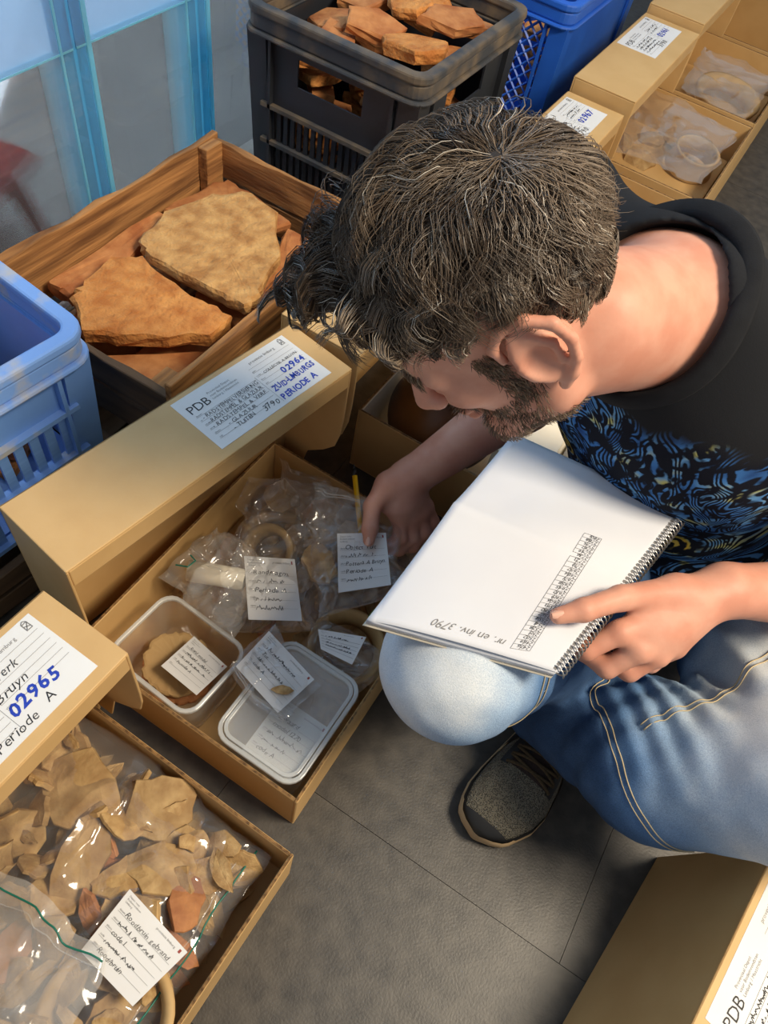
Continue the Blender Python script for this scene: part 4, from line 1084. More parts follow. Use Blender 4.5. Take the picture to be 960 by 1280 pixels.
def make_body():
    V = Vol((-.31, .30, .09), (.50, 1.08, .93), 0.0030)
    torso(V, -0.012)
    # neck
    nk = hd(-.045, 0, -.085)
    V.cone(NECK - spine * .02 - fro * .01, nk, .066, .060, 0.03)
    V.cone(NECK - spine * .02 + fro * .015, hd(-.005, 0, -.085), .055, .052, 0.03)
    # skull and face
    V.ell(hd(-.012, 0, .028), (.100, .077, .092), HA, 0.02)
    V.ell(hd(.030, 0, -.030), (.062, .062, .085), HA, 0.02)
    V.ell(hd(.060, 0, .035), (.036, .055, .040), HA, 0.02)
    for s in (-1, 1):
        V.cone(hd(-.008, s * .058, -.045), hd(.010, s * .050, -.085), .018, .018, 0.02)
        V.cone(hd(.010, s * .050, -.085), hd(.072, s * .014, -.112), .019, .016, 0.02)
        V.ell(hd(.066, s * .036, -.022), (.022, .024, .022), HA, 0.02)           # cheekbone
        V.cone(hd(.088, s * .012, .012), hd(.074, s * .046, .010), .011, .010, 0.014)   # brow
        V.ell(hd(.088, s * .031, -.010), (.012, .017, .010), HA, 0.008, 'sub')         # eye socket
        V.ell(hd(.077, s * .031, -.010), (.0135, .015, .0125), HA, 0.004)             # closed lid
        V.ell(hd(.106, s * .012, -.040), (.009, .008, .007), HA, 0.008)               # nostril wing
    V.ell(hd(.078, 0, -.112), (.020, .024, .017), HA, 0.02)
    V.cone(hd(.096, 0, .004), hd(.118, 0, -.034), .0085, .0115, 0.012)
    V.ell(hd(.094, 0, -.066), (.012, .022, .0060), HA, 0.006); V.ell(hd(.092, 0, -.078), (.012, .020, .0070), HA, 0.006)
    V.ell(hd(.104, 0, -.0715), (.008, .022, .0018), HA, 0.003, 'sub')
    for s in (-1, 1):       # ears
        def er(f, u, l=0.0): return hd(-.014 + f * 1.28, s * (.078 + l * 1.15), -.014 + u * 1.24)
        ea = np.array([unit(HF + HL * s * .35), unit(HL * s - HF * .35), HU])
        V.ell(er(-.004, 0, .004), (.028, .008, .039), ea, 0.006)
        V.ell(er(.004, -.004, .0155), (.014, .009, .020), ea, 0.004, 'sub')
        hel = [(.020, .010, .002), (.018, .026, .006), (.006, .036, .010), (-.010, .034, .015), (-.022, .020, .019), (-.023, .002, .019), (-.016, -.016, .014), (-.006, -.028, .009)]
        V.chain([er(*p) for p in hel], [.0042, .0048, .0052, .0054, .0054, .0052, .0050, .0055], 0.003)
        V.cone(er(-.006, -.028, .008), er(.004, -.036, .004), .0068, .0060, 0.005)       # lobe
        V.cone(er(.016, -.002, .006), er(.014, -.012, .007), .0045, .0045, 0.004)        # tragus
        V.chain([er(-.002, .018, .010), er(-.012, .004, .013), er(-.008, -.014, .011)], [.0034, .0038, .0034], 0.004)
    # arms
    V.cone(SHL, ELL, .056, .044, 0.03); V.cone(ELL, ELL + (WRL - ELL) * .30, .043, .045, 0.02); V.cone(ELL + (WRL - ELL) * .30, WRL, .045, .029, 0.02)
    V.cone(SHR, ELR, .056, .045, 0.03); V.cone(ELR, ELR + (WRR - ELR) * .28, .043, .046, 0.02); V.cone(ELR + (WRR - ELR) * .28, WRR, .046, .029, 0.02)
    for W, H_, nrm in ((WRL, LH, unit((.1, -.5, .85))), (WRR, RH, unit((-.25, -.1, .95)))):
        pal = np.array(H_['palm']); W = np.array(W)
        V.cone(W, W + (pal - W) * .5, .028, .026, 0.015)
        for f_, r0 in (('ix', .0135), ('mid', .0138), ('rg', .0130), ('pk', .0118)):
            kn = np.array(H_[f_][0]); V.cone(W + (pal - W) * .45 + (kn - pal) * .25, kn, .0165, r0, 0.016)
            V.chain(H_[f_], [r0 - .001, r0 - .0025, r0 - .0035, r0 - .0045], 0.005)
        V.ell(pal, (.030, .030, .016), None, 0.02)
        t = [np.array(p) for p in H_['th']]
        V.cone(W + (pal - W) * .25, t[0], .021, .0175, 0.016)
        V.cone(t[0], t[1], .0175, .0135, 0.012); V.cone(t[1], t[2], .0132, .0122, 0.005); V.cone(t[2], t[3], .0120, .0088, 0.005)
    return V.net()

_v, _f = make_body()
PO = np.array((.205, .885, 0.0))
person = link('person', np_mesh('person', _v - PO, _f, 'skin'), None, PO)
tag(person, 'man in black t-shirt and jeans crouching with notepad, reaching into box 02964', 'person')
BODY_BVH = BVHTree.FromPolygons([tuple(p) for p in _v], [tuple(q) for q in _f.tolist()])

# finger nails
def nail(tip, prev, nrm, r, w=.0052, l=.0062):
    tip = Vector(tip); d = (tip - Vector(prev)).normalized(); n = Vector(nrm); n = (n - d * n.dot(d)).normalized(); s = d.cross(n)
    m = MB()
    m.grid(lambda u, v: tuple(tip + d * ((v - .35) * 2 * l) + s * (math.sin((u - .5) * 1.9) * w * (1 - .25 * (2 * v - 1) ** 4)) + n * (r * (math.cos((u - .5) * 1.7)) + .0003) - Vector(PO)), 6, 6)
    return m.build('thumb_nail', 'nail', person, True)
M('nail', rgb(222, 172, 150), rough=0.28)
nail(LH['th'][3], LH['th'][2], (0, -.15, 1), .0094)
nail(RH['th'][3], RH['th'][2], (.05, -.55, .85), .0094)

# ------------------------------------------------------------------ t-shirt
def make_shirt():
    V = Vol((-.36, .52, .10), (.46, 1.12, .80), 0.0042)
    torso(V, 0.006)
    V.cone(SHL, SHL + (ELL - SHL) * .72, .070, .070, 0.03); V.cone(SHR, SHR + (ELR - SHR) * .62, .068, .066, 0.03)
    sl, (X, Y, Z) = V._sub(V.lo, V.lo + V.n * V.h)
    X = X.astype(np.float32)
    # folds across the belly and below the collar
    P_ = np.stack([X, Y, Z], -1); R_ = (P_ - PEL) @ np.array([lat, fro, spine]).T
    w = np.exp(-((R_[..., 2] - .20) / .11) ** 2)
    V.D += (0.0035 * np.sin(R_[..., 2] * 95 + 9 * R_[..., 0] + 3 * np.sin(R_[..., 0] * 16)) * w).astype(np.float32)
    # neck opening
    nd = unit(hd(-.03, 0, -.06) - NECK)
    V.cone(NECK - nd * .005 + fro * .004, NECK + nd * .2, .079, .085, 0.008, 'sub')
    # open hem
    pl = (R_[..., 2] - .005)
    V.D = np.maximum(V.D, -pl.astype(np.float32))
    return V.net(), nd
(_sv, _sf), _nd = make_shirt()
shirt = link('t_shirt', np_mesh('t_shirt', _sv - PO, _sf, None), person); shirt['label'] = 'black t-shirt with a swirling blue and yellow print'
SH_BVH = BVHTree.FromPolygons([tuple(p) for p in _sv], [tuple(q) for q in _sf.tolist()])
# collar band: runs round the neck opening on the shirt surface
def collar():
    ax1 = unit(np.cross(_nd, (0, 0, 1))); ax2 = np.cross(_nd, ax1); ts = []; rd = []
    cc = NECK - _nd * .005 + fro * .004
    for k in range(72):
        a = 2 * math.pi * k / 72; r = ax1 * math.cos(a) + ax2 * math.sin(a); rd.append(r); best = None
        for t in np.linspace(-.10, .12, 89):
            d = SH_BVH.find_nearest(Vector(cc + r * .0865 + _nd * t))
            if d[3] is not None and (best is None or d[3] < best[0]): best = (d[3], t)
        ts.append(best[1])
    ts = np.array(ts); ts = np.array([np.median(np.take(ts, range(i - 5, i + 6), mode='wrap')) for i in range(72)])
    for _ in range(3): ts = np.array([np.mean(np.take(ts, range(i - 3, i + 4), mode='wrap')) for i in range(72)])
    sm = [Vector(cc + rd[i] * .0865 + _nd * ts[i] - PO) for i in range(72)]
    m = MB()
    for i, p in enumerate(sm):
        rad = (p + Vector(PO)) - Vector(cc); rad = rad - Vector(_nd) * rad.dot(Vector(_nd)); rad.normalize()
        n = Vector(_nd)
        for a, b in ((-.004, .009), (.001, .011), (.006, .008), (.015, .000), (.015, -.006), (-.004, -.006)): m.v.append(tuple(p + rad * a + n * b))
    for i in range(72):
        for k in range(6):
            j = (i + 1) % 72; m.f.append((i * 6 + k, j * 6 + k, j * 6 + (k + 1) % 6, i * 6 + (k + 1) % 6))
    m.build('collar_band', 'tee_black', shirt, True)
M('tee_black', rgb(30, 31, 34), rgb(26, 27, 30), scale=60, rough=0.95, bump=0.25, bscale=700, spec=0.2, bdist=0.0008)

def tee_print():
    m = bpy.data.materials.new('tee_printed'); m.use_nodes = True; MATS['tee_printed'] = m
    nt = m.node_tree; N = nt.nodes; L = nt.links; b = N['Principled BSDF']; b.inputs['Roughness'].default_value = .92; b.inputs['Specular IOR Level'].default_value = .2
    tc = N.new('ShaderNodeTexCoord')
    def dot(v, off):
        d = N.new('ShaderNodeVectorMath'); d.operation = 'DOT_PRODUCT'; L.new(tc.outputs['Object'], d.inputs[0]); d.inputs[1].default_value = tuple(v)
        a = N.new('ShaderNodeMath'); a.operation = 'ADD'; L.new(d.outputs['Value'], a.inputs[0]); a.inputs[1].default_value = off; return a.outputs[0]
    rel = PEL - PO
    A_, B_, C_ = dot(lat, -float(lat @ rel)), dot(fro, -float(fro @ rel)), dot(spine, -float(spine @ rel))
    cv = N.new('ShaderNodeCombineXYZ'); L.new(A_, cv.inputs[0]); L.new(C_, cv.inputs[1])
    # brush strokes: strongly warped noise -> thin curved bands
    def math_(op, a, bb=None, c=None, cl=False):
        q = N.new('ShaderNodeMath'); q.operation = op; q.use_clamp = cl
        for i, v in enumerate((a, bb, c)):
            if v is None: continue
            if isinstance(v, (int, float)): q.inputs[i].default_value = v
            else: L.new(v, q.inputs[i])
        return q.outputs[0]
    def step(v, lo, hi):
        r = N.new('ShaderNodeMapRange'); r.interpolation_type = 'SMOOTHSTEP'; L.new(v, r.inputs[0]); r.inputs[1].default_value = lo; r.inputs[2].default_value = hi; return r.outputs[0]
    nz = N.new('ShaderNodeTexNoise'); nz.inputs['Scale'].default_value = 11; nz.inputs['Detail'].default_value = 1.2; nz.inputs['Distortion'].default_value = 1.6; L.new(cv.outputs[0], nz.inputs['Vector'])
    n3 = N.new('ShaderNodeTexNoise'); n3.inputs['Scale'].default_value = 90; n3.inputs['Detail'].default_value = 3; L.new(cv.outputs[0], n3.inputs['Vector'])
    base = math_('MULTIPLY', nz.outputs[0], 19.0)
    # a few spiral centres wind the strokes around them
    rings = base; near = None
    for (cx, cy, rr) in ((-.075, .38, .055), (.005, .33, .065), (.085, .29, .060), (.12, .21, .06), (.03, .23, .05), (-.05, .27, .05)):
        dx = math_('SUBTRACT', A_, cx); dy = math_('SUBTRACT', C_, cy)
        r = math_('SQRT', math_('ADD', math_('MULTIPLY', dx, dx), math_('MULTIPLY', dy, dy)))
        ang = math_('ARCTAN2', dy, dx)
        sp = math_('ADD', math_('MULTIPLY', r, 88.0), math_('MULTIPLY', ang, 0.16))
        w = step(r, rr, rr * .55)
        mx = N.new('ShaderNodeMix'); L.new(w, mx.inputs[0]); L.new(rings, mx.inputs[2]); L.new(sp, mx.inputs[3]); rings = mx.outputs[0]
        core = step(r, rr * .42, rr * .2)
        near = core if near is None else math_('MAXIMUM', near, core)
    n6 = N.new('ShaderNodeTexNoise'); n6.inputs['Scale'].default_value = 42; n6.inputs['Detail'].default_value = 2; n6.inputs['Distortion'].default_value = 1.0; L.new(cv.outputs[0], n6.inputs['Vector'])
    fr = math_('FRACT', math_('ADD', rings, math_('MULTIPLY', n3.outputs[0], .7)))
    tri = math_('ABSOLUTE', math_('SUBTRACT', fr, .5))
    stroke = math_('MULTIPLY', step(tri, .20, .34), step(n6.outputs[0], .43, .53))
    cr = N.new('ShaderNodeValToRGB'); e = cr.color_ramp.elements
    e[0].position = 0.0; e[0].color = rgb(20, 32, 62); e[1].position = 1.0; e[1].color = rgb(206, 182, 92)
    for p, c in ((.30, rgb(36, 70, 122)), (.46, rgb(62, 116, 178)), (.56, rgb(96, 146, 190)), (.63, rgb(176, 176, 110)), (.8, rgb(210, 176, 60))):
        q = e.new(p); q.color = c
    n4 = N.new('ShaderNodeTexNoise'); n4.inputs['Scale'].default_value = 26; n4.inputs['Detail'].default_value = 2; L.new(cv.outputs[0], n4.inputs['Vector'])
    L.new(math_('ADD', math_('MULTIPLY', n4.outputs[0], .98), math_('MULTIPLY', near, .42)), cr.inputs[0])
    mixp = N.new('ShaderNodeMix'); mixp.data_type = 'RGBA'; L.new(stroke, mixp.inputs[0]); mixp.inputs[6].default_value = rgb(14, 18, 30); L.new(cr.outputs[0], mixp.inputs[7])
    # printed area: a band on the chest
    wob = math_('MULTIPLY', math_('SUBTRACT', nz.outputs[0], .5), .05)
    hgt = math_('ADD', math_('ADD', C_, wob), math_('MULTIPLY', A_, .35))
    area = math_('MULTIPLY', step(hgt, .525, .505), step(B_, -.01, .02))
    area = math_('MULTIPLY', area, step(math_('ADD', A_, math_('MULTIPLY', C_, .0)), -.18, -.17))
    mixf = N.new('ShaderNodeMix'); mixf.data_type = 'RGBA'; L.new(area, mixf.inputs[0]); mixf.inputs[6].default_value = rgb(30, 31, 34); L.new(mixp.outputs[2], mixf.inputs[7])
    L.new(mixf.outputs[2], b.inputs['Base Color'])
    n5 = N.new('ShaderNodeTexNoise'); n5.inputs['Scale'].default_value = 700; L.new(tc.outputs['Object'], n5.inputs['Vector'])
    bp = N.new('ShaderNodeBump'); bp.inputs['Strength'].default_value = .2; bp.inputs['Distance'].default_value = .0008; L.new(n5.outputs[0], bp.inputs['Height']); L.new(bp.outputs[0], b.inputs['Normal'])
tee_print(); shirt.data.materials.append(MATS['tee_printed'])
collar()

# ------------------------------------------------------------------ jeans
HPL = np.array((.285, .835, .155)); HPR = np.array((.125, .905, .155))
KNL = np.array((.379, .477, .348)); KNR = np.array((-.010, .380, .338))
ANL = np.array((.133, .540, .090)); ANR = np.array((.110, .745, .080))
def make_jeans():
    V = Vol((-.12, .24, -.01), (.56, 1.08, .46), 0.0045)
    V.ell(PEL + spine * .0, (.172, .135, .13), TA, 0.05)
    V.ell((.205, .905, .105), (.165, .13, .10), None, 0.05)
    for h, k_, a, rk in ((HPL, KNL, ANL, .083), (HPR, KNR, ANR, .080)):
        V.cone(h, h + (k_ - h) * .5, .100, .092, 0.05); V.cone(h + (k_ - h) * .5, k_, .092, rk, 0.03)
        mid = k_ + (a - k_) * .45
        if h is HPL: mid = mid + np.array((-.004, -.020, -.026))
        V.cone(k_, mid, rk - .002, .096, 0.025); V.cone(mid, a, .096, .072, 0.025)
    sl, (X, Y, Z) = V._sub(V.lo, V.lo + V.n * V.h)
    P_ = np.stack([X, Y, Z], -1)
    def folds(c, d, wl, amp, rad, ph=0.0, warp=(0, 0, 1)):
        q = P_ - np.array(c, np.float32); r2 = (q ** 2).sum(-1) / rad ** 2
        s = q @ unit(d) / wl * 2 * np.pi + ph + 1.2 * np.sin(q @ np.array(warp, float) * 30)
        V.D[...] += (amp * np.sin(s) * np.exp(-r2)).astype(np.float32)
    folds((.235, .520, .27), (.75, .55, .1), .030, .0050, .085, 0.4, (0, .5, 1))
    folds((.21, .50, .19), (.4, -.9, .3), .042, .0050, .08, 1.1, (1, 0, 0))
    folds((.10, .47, .33), (.2, .9, -.2), .040, .0035, .08, .5, (1, 0, 1))
    folds((.25, .68, .24), (.5, .7, .4), .046, .0045, .12, .9, (0, 1, 0))
    folds((.36, .60, .30), (.9, .2, .1), .055, .0030, .12, .2, (0, 1, 1))
    V.D += (0.0022 * fbm(P_ * 22, 2)).astype(np.float32)
    V.D = np.maximum(V.D, (0.004 - Z).astype(np.float32))
    # open the left trouser leg over the shoe
    d = unit(ANL - KNL)
    V.cone(ANL + d * .02, ANL + d * .12, .050, .055, 0.004, 'sub')
    return V.net()
_jv, _jf = make_jeans()
def denim():
    m = bpy.data.materials.new('denim'); m.use_nodes = True; MATS['denim'] = m
    nt = m.node_tree; N = nt.nodes; L = nt.links; b = N['Principled BSDF']; b.inputs['Roughness'].default_value = .9; b.inputs['Specular IOR Level'].default_value = .25
    tc = N.new('ShaderNodeTexCoord')
    def fade(c, r0, r1, squash=(1, 1, 1)):
        v = N.new('ShaderNodeVectorMath'); v.operation = 'SUBTRACT'; L.new(tc.outputs['Object'], v.inputs[0]); v.inputs[1].default_value = tuple(np.array(c) - PO)
        w = N.new('ShaderNodeVectorMath'); w.operation = 'MULTIPLY'; L.new(v.outputs[0], w.inputs[0]); w.inputs[1].default_value = squash
        l = N.new('ShaderNodeVectorMath'); l.operation = 'LENGTH'; L.new(w.outputs[0], l.inputs[0])
        r = N.new('ShaderNodeMapRange'); r.interpolation_type = 'SMOOTHSTEP'; r.inputs[1].default_value = r1; r.inputs[2].default_value = r0; L.new(l.outputs['Value'], r.inputs[0]); return r.outputs[0]
    def mt(op, a, bb):
        q = N.new('ShaderNodeMath'); q.operation = op
        for i, v in enumerate((a, bb)):
            if isinstance(v, (int, float)): q.inputs[i].default_value = v
            else: L.new(v, q.inputs[i])
        return q.outputs[0]
    # the cloth is washed out over knees and thighs
    k = mt('MAXIMUM', fade(KNR + np.array((-.02, -.02, .03)), .05, .17), fade((.39, .56, .36), .10, .30, (1, .75, 1)))
    k = mt('MAXIMUM', k, mt('MULTIPLY', fade((.36, .50, .20), .03, .20), .8))
    nz = N.new('ShaderNodeTexNoise'); nz.inputs['Scale'].default_value = 16; nz.inputs['Detail'].default_value = 6; L.new(tc.outputs['Object'], nz.inputs['Vector'])
    k2 = mt('ADD', mt('MULTIPLY', k, .98), mt('MULTIPLY', mt('SUBTRACT', nz.outputs[0], .5), .5))
    cr = N.new('ShaderNodeValToRGB'); e = cr.color_ramp.elements
    e[0].position = 0; e[0].color = rgb(50, 76, 112); e[1].position = 1; e[1].color = rgb(206, 211, 214)
    q = e.new(.35); q.color = rgb(88, 122, 164); q = e.new(.7); q.color = rgb(150, 174, 200)
    L.new(k2, cr.inputs[0])
    n2 = N.new('ShaderNodeTexNoise'); n2.inputs['Scale'].default_value = 800; n2.inputs['Detail'].default_value = 2; L.new(tc.outputs['Object'], n2.inputs['Vector'])
    mx = N.new('ShaderNodeMix'); mx.data_type = 'RGBA'; mx.blend_type = 'OVERLAY'; mx.inputs[0].default_value = .22; L.new(cr.outputs[0], mx.inputs[6])
    gr = N.new('ShaderNodeMapRange'); gr.inputs[1].default_value = .3; gr.inputs[2].default_value = .7; L.new(n2.outputs[0], gr.inputs[0])
    L.new(gr.outputs[0], mx.inputs[7]); L.new(mx.outputs[2], b.inputs['Base Color'])
    bp = N.new('ShaderNodeBump'); bp.inputs['Strength'].default_value = .35; bp.inputs['Distance'].default_value = .001; L.new(n2.outputs[0], bp.inputs['Height']); L.new(bp.outputs[0], b.inputs['Normal'])
denim()
jeans = link('jeans', np_mesh('jeans', _jv - PO, _jf, 'denim'), person); jeans['label'] = 'faded blue denim jeans'
J_BVH = BVHTree.FromPolygons([tuple(p) for p in _jv], [tuple(q) for q in _jf.tolist()])
def seam(pts, n=60, off=.004):
    c = [Vector(p) for p in pts]; P_ = []
    for i in range(len(c) - 1):
        for k in range(n // (len(c) - 1)): P_.append(c[i].lerp(c[i + 1], k / (n // (len(c) - 1))))
    P_.append(c[-1]); hit = []
    for p in P_:
        q = J_BVH.find_nearest(p); hit.append((q[0], q[1]))
    for _ in range(6): hit = [hit[0]] + [((hit[i - 1][0] + hit[i][0] * 2 + hit[i + 1][0]) / 4, (hit[i - 1][1] + hit[i][1] * 2 + hit[i + 1][1]).normalized()) for i in range(1, len(hit) - 1)] + [hit[-1]]
    hit = [(J_BVH.find_nearest(p)[0] * .7 + p * .3 + nn * .0012, nn) for p, nn in hit]
    for side in (-1, 1):
        m = MB(); L_ = []
        for i, (p, nn) in enumerate(hit):
            a = hit[max(i - 1, 0)][0]; b_ = hit[min(i + 1, len(hit) - 1)][0]; t = (b_ - a)
            s = t.cross(nn)
            if s.length < 1e-9: continue
            q_ = J_BVH.find_nearest(p + s.normalized() * off * side); L_.append(q_[0] + q_[1] * .0010 - Vector(PO))
        L_ = [L_[0]] + [(L_[i - 1] + L_[i] * 2 + L_[i + 1]) / 4 for i in range(1, len(L_) - 1)] + [L_[-1]]
        m.tube(L_, .0008, 4); m.build('stitching', 'stitch', jeans, True)
seam([(.085, .415, .375), (.085, .40, .32), (.060, .37, .28), (.055, .40, .24)])
seam([(.30, .62, .36), (.25, .52, .33), (.225, .47, .28)])
seam([(.15, .56, .20), (.19, .50, .20), (.235, .47, .23), (.28, .45, .22), (.33, .42, .20)])

# ------------------------------------------------------------------ shoes
def make_shoe(heel, toe, name='shoe'):
    heel = np.array(heel, float); toe = np.array(toe, float); dy = unit(toe - heel); dx = np.array((dy[1], -dy[0], 0)); Ln = np.linalg.norm(toe - heel)
    us = [0, .05, .15, .3, .45, .6, .72, .82, .9, .95, .985, 1.0]
    ws = [.016, .030, .036, .037, .041, .049, .0535, .052, .044, .034, .018, .004]
    hs = [.078, .080, .082, .084, .083, .074, .062, .052, .043, .036, .029, .024]
    bx_ = [0, 0, 0, 0, -.002, -.004, -.004, -.001, .003, .005, .006, .006]
    f = lambda a, u: float(np.interp(u, us, a))
    def pt(u, a, off=0.0):
        w, h = f(ws, u) + off, f(hs, u) - .024 + off
        c, s = math.cos(a), math.sin(a)
        x = f(bx_, u) + w * math.copysign(abs(c) ** .75, c); z = .024 + h * s ** .8
        p = heel + dy * (u * Ln) + dx * x
        return (p[0] - PO[0], p[1] - PO[1], z)
    m = MB(); m.grid(lambda u, v: pt(v, math.pi * u), 24, 44); sh = m.build(name, 'shoe_knit', person, True)
    # sole
    m = MB(); L_ = []
    for side in (1, -1):
        for u in (np.linspace(0, 1, 40) if side > 0 else np.linspace(1, 0, 40)): L_.append((u, side))
    for z, o in ((.0, -.002), (.004, .002), (.014, .0035), (.022, .0025), (.026, .0)):
        for u, side in L_:
            p = heel + dy * (u * Ln + (0.004 if u > .9 else 0)) + dx * (f(bx_, u) + side * (f(ws, u) + o)); m.v.append((p[0] - PO[0], p[1] - PO[1], z + .010 * max(0, u - .86) / .14))
    n = len(L_)
    for k in range(4):
        for i in range(n): m.f.append((k * n + i, k * n + (i + 1) % n, k * n + n + (i + 1) % n, k * n + n + i))
    m.f.append(tuple(reversed(range(n)))); m.build('sole', 'shoe_sole', sh, True)
    # black overlays: toe guard, side bands, eyelet panels
    m = MB(); m.grid(lambda u, v: pt(.60 + .4 * v, .62 * u * (0.25 + .75 * v ** 1.5) , .0016), 8, 24); m.grid(lambda u, v: pt(.60 + .4 * v, math.pi - .62 * u * (.25 + .75 * v ** 1.5), .0016), 8, 24, True)
    m.grid(lambda u, v: pt(.935 + .065 * v, .2 + (math.pi - .4) * u, .0016), 14, 6)
    m.build('toe_guard', 'shoe_black', sh, True)
    m = MB(); m.grid(lambda u, v: pt(.0 + .44 * v, math.pi * u, .0014), 20, 16)
    m.grid(lambda u, v: pt(.40 + .28 * v, .75 + .30 * u, .0022), 4, 14); m.grid(lambda u, v: pt(.40 + .28 * v, math.pi - 1.05 + .30 * u, .0022), 4, 14)
    m.grid(lambda u, v: pt(.34 + .26 * v - .08 * u, .02 + .75 * u, .0024), 6, 10); m.grid(lambda u, v: pt(.34 + .26 * v - .08 * u, math.pi - .02 - .75 * u, .0024), 6, 10, True)
    m.build('side_panel', 'shoe_black', sh, True)
    m = MB(); m.grid(lambda u, v: pt(.36 + .31 * v, 1.05 + (math.pi - 2.1) * u, .0018), 10, 14); m.build('tongue', 'shoe_tongue', sh, True)
    m = MB()
    for k in range(6):
        u0 = .40 + .046 * k
        for a0, a1 in ((.98, math.pi - .98), (math.pi - .98, .98)):
            m.tube([pt(u0 + .040 * t, a0 + (a1 - a0) * t, .0045 + .002 * math.sin(math.pi * t)) for t in np.linspace(0, 1, 9)], .0026, 6)
    m.build('lace', 'shoe_lace', sh, True)
    m = MB(); m.tube([pt(.30 + .09 * t, 0.55 + 0.75 * t, .004) for t in np.linspace(0, 1, 8)], .0024, 6); m.build('collar_trim', 'shoe_grey', sh, True)
    m = MB(); m.grid(lambda u, v: pt(.40 + .05 * v, .25 + .35 * u, .004), 4, 4); m.build('side_tab', 'tab_yellow', sh, True)
    return sh
M('tab_yellow', rgb(150, 112, 30), rough=.6)
make_shoe((.172, .624, 0), (.134, .333, 0)); make_shoe((.125, .83, 0), (.085, .545, 0))
m = MB(); m.tube([(.163 - PO[0], .56 - PO[1], .05), (.160 - PO[0], .57 - PO[1], .10), (.165 - PO[0], .58 - PO[1], .15)], [.036, .036, .040], 20); m.build('sock', 'black_sock', person, True)
m = MB(); m.tube([(.118 - PO[0], .775 - PO[1], .05), (.112 - PO[0], .77 - PO[1], .11)], [.036, .040], 20); m.build('sock', 'black_sock', person, True)

